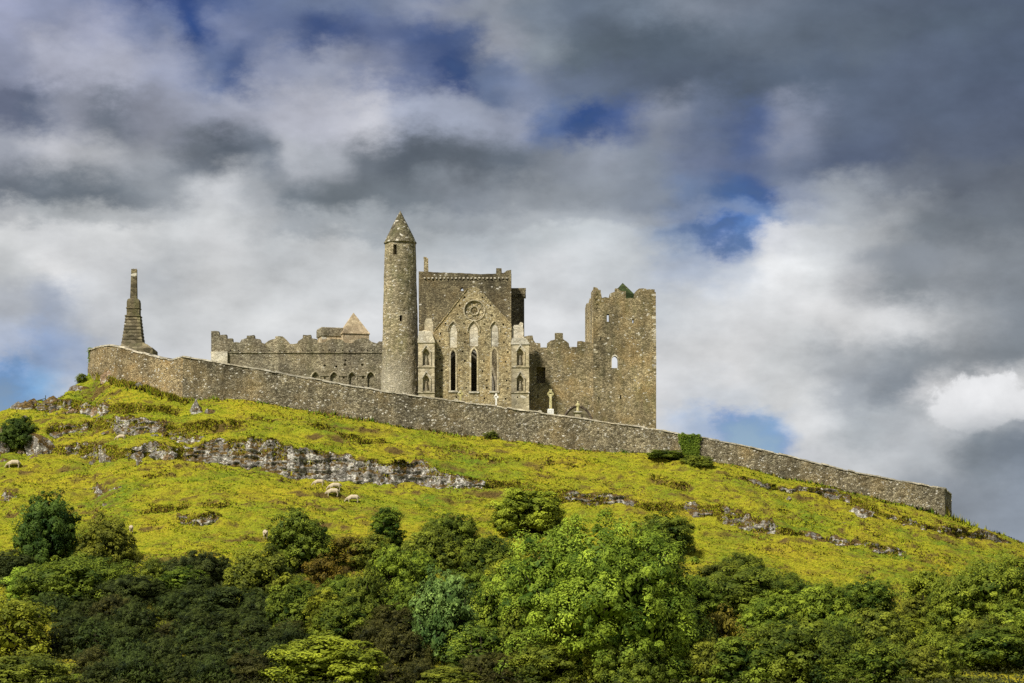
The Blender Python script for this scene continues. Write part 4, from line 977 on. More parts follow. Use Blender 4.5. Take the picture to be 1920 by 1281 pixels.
# ------------------------------------------------------------------ rock outcrops
def outcrop(i, p0, p1, seed, label, mat=ROCK, proud=.5, raise_=0.12):
    Ym, hm, _ = terr_line(i, np.array([(p0 + p1) / 2])); mpp = Ym[0] / K
    n = max(8, int((p1 - p0) * mpp / .16)); px = np.linspace(p0, p1, n)
    Yt, h, L = terr_line(i, px)
    X = (px - 960) / K * Yt
    zb = H(X, Yt - .9) - .35; zt = H(X, Yt + .45) + .06 + raise_
    hh = float(np.max(zt - zb)); rows = max(6, int(hh / .15)); back = 4
    u = (px - p0) * mpp
    edge = np.clip(np.minimum(px - p0, p1 - px) * mpp / .6, 0, 1) ** .6
    V = []
    for j in range(rows + back):
        q = min(j / (rows - 1), 1.0); z = zb + (zt - zb) * q
        blk = _hash(np.floor(u / 2.1 + .6 * fbm(u / 1.1, z / .8, seed, 2)), np.floor(z / .38 + .4 * vnoise(u / .9, z, seed) + seed), np.full(n, seed))
        blk2 = _hash(np.floor(u / .8 + .5 * vnoise(u / .5, z / .3, seed)), np.floor(z / .22 + seed * 3), np.full(n, seed + 7))
        d = proud + .24 * blk + .12 * blk2 + .26 * fbm(u / 1.6, z / 1.1, seed, 5)
        y = Yt - d * edge * (1 - .35 * q) + q * .35 + (1 - edge) * .6
        zz = z + .10 * fbm(u / .7, z / .7 + 8, seed, 3)
        zz = np.where(q < 1, zz, zz - .12 * (vnoise(u * 1.4, seed, 0) > .2))
        if j >= rows:
            k = j - rows + 1
            y = Yt + .35 + k * .45 - (1 - edge) * 0; zz = H(X, Yt + .35 + k * .45) + (.10 - .09 * k) 
        V.append(np.stack([X + .08 * vnoise(u * 3, z * 3, seed + 2), y, zz], 1))
    V = np.concatenate(V); m = rows + back
    idx = np.arange(m * n).reshape(m, n)
    F = np.stack([idx[:-1, :-1].ravel(), idx[:-1, 1:].ravel(), idx[1:, 1:].ravel(), idx[1:, :-1].ravel()], 1)
    c = np.array([V[:, 0].mean(), V[:, 1].mean(), V[:, 2].min()])
    o = link('rock_outcrop', mesh_np('rock_outcrop', V - c, F), mat, None, c); tag(o, label, 'rock', 'rock outcrops on the hillside')
    return o
outcrop(0, 118, 206, 1, 'grey rock ledge above the far left sheep pasture', ROCK)
outcrop(0, 228, 342, 2, 'low lichen speckled ledge left of the long cliff', ROCK_W)
outcrop(0, 338, 552, 3, 'tallest left end of the long white speckled cliff', ROCK)
outcrop(0, 532, 745, 4, 'middle stretch of the long cliff above the sheep group', ROCK_W)
outcrop(0, 722, 915, 5, 'low right end of the long white speckled cliff', ROCK_W)
outcrop(1, 90, 190, 6, 'mossy brown bank with grey rock below the ruined left slope', ROCK)
outcrop(1, 195, 318, 7, 'brown mossy rock bank above the lone small sheep', ROCK)
outcrop(3, 300, 386, 8, 'pale lichened block ledge above the long cliff', ROCK_W)
outcrop(2, 62, 140, 9, 'grey crag under the left skyline rocks', ROCK)
outcrop(2, 145, 210, 10, 'white patched crag right of the left skyline rocks', ROCK_W)
outcrop(4, 1048, 1195, 11, 'rocky bank just right of the yellow topped bush', ROCK)
outcrop(4, 1275, 1345, 12, 'short rock bank beside the lone dark hawthorn', ROCK)
outcrop(4, 1350, 1460, 13, 'brown bank with white stones in the right pasture', ROCK)
outcrop(4, 1500, 1700, 14, 'thin stony ledge low on the right slope', ROCK)
outcrop(5, 1378, 1450, 15, 'small rock shelf nearest the ivy on the wall', ROCK)
outcrop(5, 1455, 1600, 16, 'grassy rock shelf beneath the right stretch of wall', ROCK)
outcrop(5, 1646, 1770, 17, 'white spotted ledge below the right end of wall', ROCK_W)
outcrop(5, 1765, 1900, 18, 'dark low ledge near the right skyline', ROCK)
outcrop(6, 152, 228, 19, 'twin grey rocks in turf above the dark green tree', ROCK)
outcrop(7, -8, 32, 20, 'grey rock cut off by the left picture edge', ROCK)
outcrop(8, 328, 418, 21, 'pair of lichened rocks in the lower left meadow', ROCK_W)

def boulder(px0, px1, py0, py1, seed, label, mat=ROCK, dy=0.0, cuts=7, name='boulder', jag=0.0):
    rn = random.Random(seed); pc = (px0 + px1) / 2
    Y = ground_Y(pc, py1 - (py1 - py0) * .15) + dy
    x = wx(pc, Y); w = (px1 - px0) / K * Y / 2; h = (py1 - py0) / K * Y; zc_ = wz(py1, Y)
    bm = bmesh.new(); bmesh.ops.create_icosphere(bm, subdivisions=4, radius=1.0)
    V = np.array([v.co[:] for v in bm.verts])
    for k in range(cuts):
        nn = np.array([rn.uniform(-1, 1), rn.uniform(-1, .4), rn.uniform(-.3, 1)]); nn /= np.linalg.norm(nn); dd = rn.uniform(.55, .85)
        s = V @ nn; V = V - np.clip(s - dd, 0, None)[:, None] * nn
    nz = fbm(V[:, 0] * 2.2 + seed, V[:, 1] * 2.2, V[:, 2] * 2.2, 4); V = V * (1 + .16 * nz)[:, None]
    if jag: V[:, 2] *= 1 + jag * np.sign(V[:, 2]) * vnoise(V[:, 0] * 5 + seed, V[:, 1] * 1.5, 0)
    sc_ = np.array([w / max(V[:, 0].max(), .1), max(w * .6, .5), (h + .4) / (V[:, 2].max() + .55)])
    for v, c in zip(bm.verts, V): v.co = Vector(c * sc_)
    me = bpy.data.meshes.new(name); bm.to_mesh(me); bm.free()
    zoff = zc_ - .4 + .55 * sc_[2]
    o = link(name, me, mat, None, (x, Y, zoff)); tag(o, label, 'rock', 'boulders on the hillside')
    return o
boulder(22, 70, 750, 770, 31, 'jagged grey crag on the left skyline below the handrail', ROCK, jag=.25)
boulder(72, 126, 744, 766, 32, 'long sloping grey slab on the left skyline', ROCK)
boulder(128, 182, 722, 738, 33, 'lichened rock ridge under the leaning bush at wall end', ROCK_W)
boulder(184, 240, 690, 716, 34, 'brown rock outcrop at the foot of the left wall end', ROCK_O)
boulder(252, 276, 716, 732, 35, 'small pale rock at foot of left wall', ROCK_W)
boulder(306, 330, 728, 744, 36, 'pale rock in turf just left of the wall corner', ROCK_W)
boulder(353, 381, 747, 776, 37, 'pointed white rock below the wall corner', ROCK_W, cuts=10)
boulder(384, 404, 766, 776, 38, 'small grey stone right of the pointed white rock', ROCK)
boulder(36, 112, 812, 858, 39, 'big orange weathered rock face right of the left edge bush', ROCK, cuts=9)
boulder(-14, 18, 828, 862, 40, 'smooth grey boulder at the left picture edge', ROCK)
boulder(0, 26, 858, 880, 41, 'dark broken rock above the sheep at left edge', ROCK)
boulder(624, 652, 946, 966, 42, 'flat brown rock beside the grazing sheep group', ROCK)
boulder(192, 228, 943, 952, 43, 'thin flat slab in grass under the twin rocks', ROCK_W)
boulder(396, 413, 961, 972, 44, 'small round stone above the lichened rock pair', ROCK)
boulder(1572, 1640, 948, 974, 45, 'large pale boulder in the middle of the right slope', ROCK_W, cuts=9)
boulder(1574, 1596, 979, 993, 46, 'small white stone under the large pale boulder', ROCK_W)
boulder(1602, 1630, 990, 1004, 47, 'second white stone lower right of the large pale boulder', ROCK_W)
boulder(1432, 1460, 925, 934, 48, 'white stone in grass under the small rock shelf', ROCK_W)
boulder(1470, 1490, 930, 940, 49, 'grey stone right of the shelf stones', ROCK)
boulder(1330, 1352, 874, 884, 50, 'pale stone at foot of the ivy shrubs', ROCK_W)
boulder(-6, 20, 798, 822, 51, 'rusty upright rock at left edge behind the dark bush', ROCK_O)

rnd = random.Random(44)
for k in range(64):
    px = rnd.uniform(8, 345) if k % 2 else rnd.uniform(30, 215); py = rnd.choice([rnd.uniform(758, 800), rnd.uniform(815, 872), rnd.uniform(760, 872)])
    if px > 230 and py < 790: py += 40
    w = rnd.uniform(9, 32); h = w * rnd.uniform(.4, .7)
    boulder(px - w / 2, px + w / 2, py - h, py, 200 + k, 'small lichened rock scattered among the upper left ledges', rnd.choice((ROCK, ROCK_W, ROCK, ROCK_O)))['group'] = 'small rocks of the upper left ledges'
# ------------------------------------------------------------------ grass
def leaves_mesh(name, P, Nn, size, asp, tint, rng, fold=0.0, SN=None):
    """rhombic leaves: centres P, normals Nn, length size"""
    n = len(P)
    t = rng.normal(size=(n, 3)); t -= (t * Nn).sum(1)[:, None] * Nn; t /= np.linalg.norm(t, axis=1)[:, None] + 1e-9
    b = np.cross(Nn, t)
    s = size[:, None]
    V = np.stack([P - t * s * .5, P + b * s * asp * .5, P + t * s * .5 - Nn * s * fold, P - b * s * asp * .5], 1).reshape(-1, 3)
    F = np.arange(n * 4).reshape(n, 4)
    me = mesh_np(name, V, F)
    at = me.attributes.new('tint', 'FLOAT', 'POINT'); at.data.foreach_set('value', np.repeat(tint, 4).astype(np.float32))
    a2 = me.attributes.new('lobe_normal', 'FLOAT_VECTOR', 'POINT'); a2.data.foreach_set('vector', np.repeat(Nn if SN is None else SN, 4, axis=0).astype(np.float32).ravel())
    return me
def grass_mat():
    m, nt, out = new_mat('meadow_grass')
    at = N(nt, 'ShaderNodeAttribute', attribute_name='tint')
    c = RAMP(nt, at.outputs['Fac'], [(0.0, (.075, .145, .012)), (.28, (.18, .245, .013)), (.5, (.305, .345, .016)), (.66, (.345, .315, .025)), (.82, (.21, .150, .034)), (1.0, (.12, .082, .022))]).outputs[0]
    ln = N(nt, 'ShaderNodeAttribute', attribute_name='turf_normal')
    b = N(nt, 'ShaderNodeBsdfPrincipled', {'Base Color': c, 'Roughness': .8, 'Specular IOR Level': .05, 'Normal': ln.outputs['Vector']})
    tr = N(nt, 'ShaderNodeBsdfTranslucent', {'Color': c})
    nt.links.new(N(nt, 'ShaderNodeMixShader', {0: .15, 1: b.outputs[0], 2: tr.outputs[0]}).outputs[0], out.inputs[0])
    return m
GRASS = grass_mat()
def grass():
    rng = np.random.default_rng(7)
    n = 215000
    Y = rng.uniform(258, 347, n); px = rng.uniform(-25, 1945, n); X = (px - 960) / K * Y
    yc = ip(px, CREST_Y); f = (Y - Y0) / (yc - Y0)
    keep = (Y < yc + np.where((px < 172) | (px > 1779), 1.2, -.55)) & (f > .36)
    X, Y, px, yc = X[keep], Y[keep], px[keep], yc[keep]; n = len(X)
    kind = np.zeros(n)
    nb = fbm(X / 7, Y / 3.0, 2, 4); ng = fbm(X / 15 + 40, Y / 9, 3, 3)
    nh = fbm(X / 5.0 + 70, Y / 1.0, 9, 4)
    tint = .40 + .26 * nb - .30 * np.clip(ng, -.25, 1) + .20 * nh + rng.normal(0, .018, n)
    pw = ip(px, BASE_PY)
    green = np.clip((420 - px) / 250, 0, 1) * np.clip((Y - 305) / 12, 0, 1)          # lush strip under the upper left wall
    tint -= .22 * green
    ridge = (1 - 2 * np.abs(fbm(X / 3.2 + 31, Y / 1.1, 0, 4)))
    tint += .30 * np.clip(ridge - .45, 0, 1)
    ph = (Y + 2.6 * fbm(X / 9.0, Y / 6.0, 5, 4)) / 1.9; sw = ph - np.floor(ph)
    ta_ = np.clip(.42 + 1.3 * fbm(X / 7.0 + np.floor(ph) * 13.7, np.floor(ph) * 3.1, 0, 3), 0, 1)
    rz = np.clip((.28 * ta_ - sw) / .10, 0, 1) * np.clip(ta_ * 2 - .3, 0, 1); tint = tint * (1 - rz) + rz * (.87 + .14 * nh)
    hgt = rng.uniform(.05, .13, n) * (1 + 1.2 * np.clip(nh * 2, -.3, 1))
    lean = np.zeros((n, 2))
    rightdry = np.clip((px - 1150) / 500, 0, 1); tint += .07 * rightdry
    for i in range(len(TERR)):
        Yt, h, L = terr_line(i, px)
        d = Y - Yt
        near = (d > (-.45 if i else .1)) & (d < .5 + .6 * vnoise(px / 9, i)) & (h > .3)
        m_ = near & (rng.random(n) < np.clip(.5 + .9 * fbm(px / 25, i * 5.1 + 2, 0, 3), 0, .9) * np.clip((h - .2) / .8, 0, 1))
        tint[m_] = rng.uniform(.5, .86, m_.sum()); hgt[m_] *= 1.3; lean[m_, 1] = -.35
    wallfoot = (yc - Y < 1.6) & (px > 345) & (px < 1779) & (rng.random(n) < .6)
    tint[wallfoot] = rng.choice([.08, .18, .8, .92], wallfoot.sum()); hgt[wallfoot] *= 3.4
    sky_ = (px > 1779) & (yc - Y < 2) & (rng.random(n) < .18); hgt[sky_] *= 4.5
    # extra brown fringe along the cliff tops
    ex = []
    for i, (pts, L) in enumerate(TERR):
        m_ = int((pts[-1][0] - pts[0][0]) * (34 if i < 6 else 24))
        p_ = rng.uniform(pts[0][0], pts[-1][0], m_); Yt, h, _ = terr_line(i, p_)
        if i == 0:
            top_ = (p_ > 345) & (p_ < 905)
        else: top_ = np.zeros(len(p_), bool)
        if 1 <= i <= 5: top_ = rng.random(len(p_)) < .25
        ok = (~top_ | (rng.random(len(p_)) < .4)) & (rng.random(len(p_)) < np.clip((h - .2) / .9, 0, 1) * np.clip(.55 + 1.1 * fbm(p_ / 26, i * 7.7, 0, 3), .05, 1)); p_, Yt, top_ = p_[ok], Yt[ok], top_[ok]
        y_ = Yt + np.where((rng.random(len(p_)) < .6) & ~top_, rng.uniform(-.22, .2, len(p_)), np.abs(rng.normal(0, .35, len(p_))))
        ex.append(np.stack([(p_ - 960) / K * y_, y_], 1))
    p_ = rng.uniform(174, 350, 2600); y_ = ip(p_, CREST_Y) - .55 - np.abs(rng.normal(0, .7, 2600)); lw = len(p_)
    ex.append(np.stack([(p_ - 960) / K * y_, y_], 1))
    ex = np.concatenate(ex); m_ = len(ex)
    X = np.concatenate([X, ex[:, 0]]); Y = np.concatenate([Y, ex[:, 1]])
    tint = np.clip(np.concatenate([tint, rng.choice([.45, .58, .66, .72, .8, .9], m_)]), 0, 1)
    hgt = np.concatenate([hgt, rng.uniform(.14, .32, m_)]); lean = np.concatenate([lean, np.stack([np.zeros(m_), -rng.uniform(.2, .9, m_)], 1)])
    hgt[-lw:] *= 2.4; tint[-lw:] = rng.choice([.3, .6, .68, .75, .82], lw)
    Z = H(X, Y) - .03
    n = len(X); B = 3
    V = np.zeros((n, B, 3, 3))
    for b in range(B):
        a = rng.uniform(0, 2 * math.pi, n); w = rng.uniform(.07, .15, n); h = hgt * rng.uniform(.6, 1.1, n)
        ox_, oy_ = rng.normal(0, .10, n), rng.normal(0, .10, n)
        tx, ty = rng.normal(0, .35, n) * h + lean[:, 0] * h, rng.normal(0, .35, n) * h + lean[:, 1] * h
        bx, by = X + ox_, Y + oy_
        V[:, b, 0] = np.stack([bx - w * np.cos(a), by - w * np.sin(a), Z], 1)
        V[:, b, 1] = np.stack([bx + w * np.cos(a), by + w * np.sin(a), Z], 1)
        V[:, b, 2] = np.stack([bx + tx, by + ty, Z + h], 1)
    me = mesh_np('grass', V.reshape(-1, 3), np.arange(n * B * 3).reshape(-1, 3))
    e_ = .45; gxn = -(H(X + e_, Y) - H(X - e_, Y)) / (2 * e_); gyn = -(H(X, Y + e_) - H(X, Y - e_)) / (2 * e_)
    gn = np.stack([gxn, np.clip(gyn, -1.3, 1), np.ones(n)], 1) + rng.normal(0, .10, (n, 3)) * np.array([1, 1, .3]); gn /= np.linalg.norm(gn, axis=1)[:, None]
    at_t = np.clip((-gyn - .45) * .45, -.10, .30); tint = np.clip(tint + np.where(np.arange(n) < n - m_, at_t, 0), 0, 1)
    a2 = me.attributes.new('turf_normal', 'FLOAT_VECTOR', 'POINT'); a2.data.foreach_set('vector', np.repeat(gn, B * 3, axis=0).astype(np.float32).ravel())
    at = me.attributes.new('tint', 'FLOAT', 'POINT')
    at.data.foreach_set('value', np.clip(np.repeat(tint, B * 3) + np.repeat(rng.normal(0, .02, n * B), 3), 0, 1).astype(np.float32))
    o = link('grass', me, GRASS); tag(o, 'rough yellow green meadow grass covering the hillside', 'grass', kind='stuff')
grass()

# ------------------------------------------------------------------ trees and shrubs
def crown_mesh(name, seed, w, h, skirt, nl, clump_r, leaf, per, dens, asp=.5, droop=0.0, top=1.0, upward=.5):
    """crown w wide and h tall standing on z=0; skirt: height of the lowest foliage as a share of h"""
    rng = np.random.default_rng(seed); a = w / 2
    zc_, hz = h * (skirt + 1) / 2, h * (1 - skirt) / 2
    lc, lr = [], []
    for k in range(nl):
        th = 2 * math.pi * k * .618 + rng.uniform(-.3, .3); q = -.95 + 1.8 * ((k + rng.random()) / nl)
        r = math.sqrt(max(1 - max(q, 0) ** 2, .05)) * rng.uniform(.46, .68) * (1 - .35 * max(q, 0) * (1 - top))
        lc.append((a * r * math.cos(th), a * r * math.sin(th), zc_ + hz * q * .66)); lr.append(rng.uniform(.24, .38))
    lc.append((0, 0, zc_ + hz * .55)); lr.append(.42)
    lc = np.array(lc); lr = np.array(lr)
    rad = np.stack([lr * a * 1.05, lr * a * 1.05, lr * hz * 1.05], 1)
    # clumps on the lobes
    C_ = []; O_ = []
    for c, r in zip(lc, rad):
        m = max(5, int(dens * 4 * math.pi * (r[0] * r[1] + r[0] * r[2] + r[1] * r[2]) / 3 / (clump_r ** 2)))
        d = rng.normal(size=(m, 3)); d /= np.linalg.norm(d, axis=1)[:, None]
        p = c + d * r * (.78 + .36 * rng.random((m, 1)) + .22 * rng.random((m, 1)) ** 5)
        e = (((p[:, None, :] - lc[None]) / rad[None]) ** 2).sum(2)
        keep = (e < .55).sum(1) == 0
        C_.append(p[keep]); O_.append(d[keep])
    C_ = np.concatenate(C_); O_ = np.concatenate(O_)
    C_[:, 2] = np.maximum(C_[:, 2], .12 * h * rng.random(len(C_)))
    ct = rng.normal(.42, .33, len(C_))
    m = len(C_); k = rng.poisson(per, m)
    idn = np.repeat(np.arange(m), k); n = len(idn)
    cr = clump_r * (.38 + 1.0 * rng.random(m) ** 1.6)
    off = rng.normal(size=(n, 3)) + O_[idn] * .55 + np.array([0, 0, .45]); off /= np.linalg.norm(off, axis=1)[:, None]; ud = off.copy(); off *= (rng.random(n) ** .28)[:, None] * np.array([1, 1, .92])
    P = C_[idn] + off * cr[idn][:, None]
    P[:, 2] -= droop * np.hypot(off[:, 0], off[:, 1]) * cr[idn]
    Nn = O_[idn] * .35 + ud * 1.0 + np.array([0, 0, upward * .5]) + rng.normal(0, .30, (n, 3)); Nn /= np.linalg.norm(Nn, axis=1)[:, None]
    tint = np.clip(ct[idn] + rng.normal(0, .10, n), 0, 1)
    SN = O_[idn] * .5 + ud * .9 + np.array([0, 0, .35]) + rng.normal(0, .16, (n, 3)); SN /= np.linalg.norm(SN, axis=1)[:, None]
    sz = leaf * rng.uniform(.65, 1.35, n)
    # big shaded leaves deep inside close the crown
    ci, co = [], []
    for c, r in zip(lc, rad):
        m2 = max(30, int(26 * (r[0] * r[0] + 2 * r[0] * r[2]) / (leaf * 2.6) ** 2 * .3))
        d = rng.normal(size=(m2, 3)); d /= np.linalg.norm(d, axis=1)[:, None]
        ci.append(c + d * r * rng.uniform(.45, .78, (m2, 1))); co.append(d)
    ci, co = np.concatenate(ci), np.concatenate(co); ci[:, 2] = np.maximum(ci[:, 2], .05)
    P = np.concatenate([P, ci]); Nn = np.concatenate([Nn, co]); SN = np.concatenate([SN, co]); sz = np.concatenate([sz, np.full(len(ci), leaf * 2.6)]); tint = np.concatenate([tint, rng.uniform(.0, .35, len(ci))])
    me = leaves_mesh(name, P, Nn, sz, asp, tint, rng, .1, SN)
    # trunk and limbs
    rn = random.Random(seed); mb = MB()
    r0 = .028 * w + .04
    nst = 3
    for s_ in range(nst):
        bx, by = (0, 0) if nst == 1 else (rn.uniform(-.12, .12) * w, rn.uniform(-.12, .12) * w)
        mb.tube([(bx, by, -.6), (bx * 1.1, by, h * .2), (bx + rn.uniform(-.04, .04) * w, by + rn.uniform(-.04, .04) * w, h * .5), (bx * 1.3, by * 1.2, h * .78)], [r0, r0 * .8, r0 * .5, r0 * .15], 7)
    for c in lc:
        s0 = Vector((c[0] * .08, c[1] * .08, h * (.12 + .2 * rn.random()))); e = Vector(c)
        mid = s0.lerp(e, .5) + Vector((rn.uniform(-.04, .04) * w, rn.uniform(-.04, .04) * w, .03 * h))
        mb.tube([s0, mid, e, e + Vector((c[0] * .25, c[1] * .25, .12 * h))], [r0 * .45, r0 * .3, r0 * .16, r0 * .05], 5)
    tm = bpy.data.meshes.new(name + '_trunk'); tm.from_pydata(mb.v, [], mb.f); tm.materials.append(BARK)
    return me, tm
CR = {}
def arche(key, *a, **k): CR[key] = crown_mesh('crown_' + key, *a, **k) + (a[1], a[2])
#      key        seed  w     h    skirt lobes clump leaf per dens
arche('ash1',     1, 20.0, 15.5, -.06, 36, 1.05, .27, 105, .46, asp=.42, droop=.35)
arche('ash2',     2, 12.5, 11.0, -.08, 26, .95, .25, 100, .46, asp=.42, droop=.35)
arche('round1',   3,  6.5,  6.0, -.12, 20, .62, .19, 80, .50)
arche('round2',   4,  6.0,  5.0, -.14, 18, .56, .18, 80, .50)
arche('broad1',   5,  9.5,  6.0, -.16, 26, .66, .20, 80, .50, droop=.2)
arche('broad2',   6,  8.5,  5.0, -.16, 24, .60, .19, 80, .50, droop=.2)
arche('loose1',   7,  5.0,  5.0, -.08, 14, .52, .17, 36, .40)
arche('tall1',    8,  4.0,  6.5, -.05, 15, .50, .17, 56, .46, top=.3)
arche('gorse1',   9,  3.4,  2.2, -.2,  16, .30, .14, 40, .50, asp=.30, upward=.8)
arche('gorse2',  10,  4.4,  2.6, -.2,  20, .32, .14, 40, .50, asp=.30, upward=.8)
arche('gorse3',  11,  2.8,  2.4, -.2,  13, .30, .13, 40, .50, asp=.30, upward=.8)
arche('bushy1',  12,  5.0,  4.2, -.16, 18, .46, .17, 80, .52)
def plant(key, name, px, ptop, wpx, pbase, mat, label, rot=0.0, group=None, catg='bush', hs=1.0):
    Y = ground_Y(px, pbase); x = wx(px, Y); zg = Hz(x, Y)
    cm, tm, w0, h0 = CR[key]
    h = wz(ptop, Y) - zg; w = wpx * 1.14 / K * Y
    o = empty(name, (x, Y, zg - .1)); tag(o, label, catg, group)
    sx = w / w0 * .95; sz = h / h0 * .97
    for nm, me, mt in (('crown', cm, mat), ('trunk', tm, BARK)):
        c = bpy.data.objects.new(nm, me); C.objects.link(c); c.parent = o
        c.scale = (sx, sx, sz); c.rotation_euler = (0, 0, rot)
        if len(me.materials) == 0: me.materials.append(mat)
        c.material_slots[0].link = 'OBJECT'; c.material_slots[0].material = mt
    return o
TG = 'trees and shrubs below the meadow'
PL = [
 ('ash1','ash_tree',1125,958,400,1288,L_ASH,'biggest bright green ash tree in the centre foreground','tree'),
 ('ash2','ash_tree',1868,1028,240,1236,L_ASH,'large green ash tree at the right picture edge','tree'),
 ('round1','hawthorn',90,916,122,1064,L_DARK,'dark glossy green tree standing alone at upper left','tree'),
 ('round2','shrub',200,962,120,1072,L_OLIVE,'olive shrub right behind the dark glossy green tree','bush'),
 ('broad1','hawthorn',150,1038,220,1138,L_HAW,'broad dark hawthorn at the foot of the glossy tree','bush'),
 ('loose1','shrub',30,1108,150,1245,L_YEL,'yellowish loose shrub at the left picture edge','bush'),
 ('tall1','sapling',287,1036,58,1136,L_OLIVE,'thin yellow green sapling rising out of the left gorse','tree'),
 ('round2','shrub',487,1022,150,1146,L_OLIVE,'olive domed shrub left of the white faced sheep','bush'),
 ('round1','hawthorn',560,948,124,1078,L_HAW,'dark hawthorn right of the white lump of sheep','bush'),
 ('loose1','shrub',606,1034,82,1130,L_RED,'golden brown shrub under the dark hawthorn','bush'),
 ('tall1','sapling',608,1092,78,1205,L_YEL,'tall yellow sapling left of centre above the dark gorse','tree'),
 ('bushy1','shrub',615,1188,215,1296,L_YEL,'rounded yellow green bush at the bottom left of centre','bush'),
 ('bushy1','shrub',50,1222,180,1300,L_OLIVE,'olive bush in the bottom left corner','bush'),
 ('tall1','conifer',727,940,72,1040,L_HAW,'upright dense green shrub with pointed top at centre left','tree'),
 ('broad2','hawthorn',842,960,112,1030,L_HAW,'flat topped dark hawthorn left of the yellow topped bush','bush'),
 ('bushy1','shrub',812,988,120,1078,L_OLIVE,'olive green shrub in front of the flat topped hawthorn','bush'),
 ('round1','shrub',735,1016,98,1136,L_ASH,'fresh green bush below the pointed green shrub','bush'),
 ('loose1','shrub',655,996,92,1072,L_RED,'rusty orange shrub between two green bushes','bush'),
 ('round2','hawthorn',690,1060,94,1190,L_HAW,'green hawthorn left of the blue green round tree','bush'),
 ('round1','ash_sapling',832,1062,128,1246,L_BLUE,'round blue green young ash in the middle foreground','tree'),
 ('bushy1','hawthorn',915,1000,104,1094,L_HAW,'yellow tinged hawthorn against the left side of the big ash','bush'),
 ('bushy1','ivy_bush',985,912,138,1004,L_YEL,'bright yellow topped bush rising behind the big ash','bush'),
 ('round2','hawthorn',930,1080,110,1210,L_ASH,'green bush between the blue green tree and the big ash','bush'),
 ('round1','hawthorn',1247,955,112,1048,L_HAW,'lone dark hawthorn on the grass right of the big ash','bush'),
 ('broad2','hawthorn',1392,1034,96,1092,L_HAW,'small dark thorn bush above the right thicket','bush'),
 ('broad1','hawthorn',1400,1058,215,1162,L_HAW,'wide green hawthorn right beside the big ash','bush'),
 ('round2','shrub',1484,1072,48,1116,L_HAW,'tiny dark shrub at the edge of the right meadow','bush'),
 ('round1','hawthorn',1628,1078,112,1162,L_HAW,'dark thorn bush at upper middle of the right thicket','bush'),
 ('bushy1','hawthorn',1545,1090,118,1192,L_ASH,'mid green bush left of the dark thorn bush','bush'),
 ('broad1','hawthorn',1500,1156,245,1296,L_HAW,'largest hawthorn mound at the bottom right of centre','bush'),
 ('loose1','shrub',1352,1126,96,1280,L_RED,'reddish brown shrub tucked right against the big ash','bush'),
 ('bushy1','hawthorn',1650,1136,125,1255,L_OLIVE,'olive hawthorn between the mound and the right ash','bush'),
 ('round2','shrub',1752,1178,96,1282,L_ASH,'light green bush at lower right before the right ash','bush'),
 ('loose1','sapling',1738,1052,108,1190,L_YEL,'sparse yellow green sapling left of the right ash','tree'),
 ('bushy1','shrub',1722,1118,92,1198,L_OLIVE,'olive shrub under the sparse yellow sapling','bush'),
 ('round2','shrub',1660,1196,130,1300,L_HAW,'dark green bush at the bottom edge below the olive hawthorn','bush'),
 ('bushy1','shrub',1330,1192,110,1298,L_OLIVE,'olive bush at the bottom edge right of the big ash','bush'),
 ('bushy1','shrub',845,1246,110,1300,L_OLIVE,'small olive bush at the bottom edge under the blue green tree','bush'),
 ('bushy1','shrub',36,778,72,846,L_DARK,'dark green bush on the hillside at left edge','bush'),
 ('round1','hawthorn',1010,1100,150,1290,L_HAW,'dark leafy bush under the left boughs of the big ash','bush'),
 ('broad2','shrub',375,1030,130,1108,L_GORSE,'dark brown green gorse between the sapling and the domed shrub','bush'),
 ('round2','hawthorn',640,1120,120,1215,L_HAW,'green thorn bush beside the tall yellow sapling','bush'),
 ('round1','hawthorn',770,1090,100,1200,L_HAW,'shaded hawthorn just left of the blue green tree','bush'),
 ('bushy1','shrub',1440,1112,110,1200,L_ASH,'leafy green bush above the largest hawthorn mound','bush'),
 ('bushy1','shrub',1600,1150,100,1230,L_HAW,'shaded bush between mound and olive hawthorn','bush'),
]
for k, (key, nm, px, pt, wp, pb, mt, lab, cg) in enumerate(PL):
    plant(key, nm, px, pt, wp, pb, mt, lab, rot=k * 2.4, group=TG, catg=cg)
# gorse thicket at lower left, and the low scrub under the trees
rn = random.Random(12)
gp_ = []
for row, (pb, step, x0, x1) in enumerate([(1092, 46, 0, 60), (1105, 44, 320, 470), (1128, 50, 180, 420), (1150, 52, 90, 560), (1178, 54, 60, 600), (1206, 56, 90, 560), (1236, 60, 100, 560), (1268, 66, 120, 540), (1300, 70, 130, 520)]):
    x = x0 + rn.uniform(0, step)
    while x < x1:
        gp_.append((x + rn.uniform(-8, 8), pb + rn.uniform(-8, 8), step * rn.uniform(1.25, 1.7))); x += step
for k, (px, pb, w) in enumerate(gp_):
    br = rn.random() < .14
    plant(rn.choice(('gorse1', 'gorse2', 'gorse3')), 'gorse_bush', px, pb - w * rn.uniform(.62, .85), w, pb, L_GORSEB if br else L_GORSE,
          ('brown tinged ' if br else 'dark green ') + 'gorse bush ' + ('at the bottom edge of' if pb > 1250 else 'in the upper fringe of' if pb < 1140 else 'in the middle of') + ' the left thicket', rot=rn.uniform(0, 6), group='gorse thicket at lower left')
for k, (px, pb) in enumerate([(700, 1225), (755, 1250), (690, 1275), (790, 1290), (735, 1300), (900, 1295), (960, 1300), (745, 1205), (920, 1260)]):
    w = rn.uniform(80, 115)
    plant(rn.choice(('gorse1', 'gorse2', 'gorse3')), 'gorse_bush', px, pb - w * .7, w, pb, L_GORSEB, 'brown gorse bush low in the middle under the blue green tree', rot=rn.uniform(0, 6), group='brown gorse in the middle')
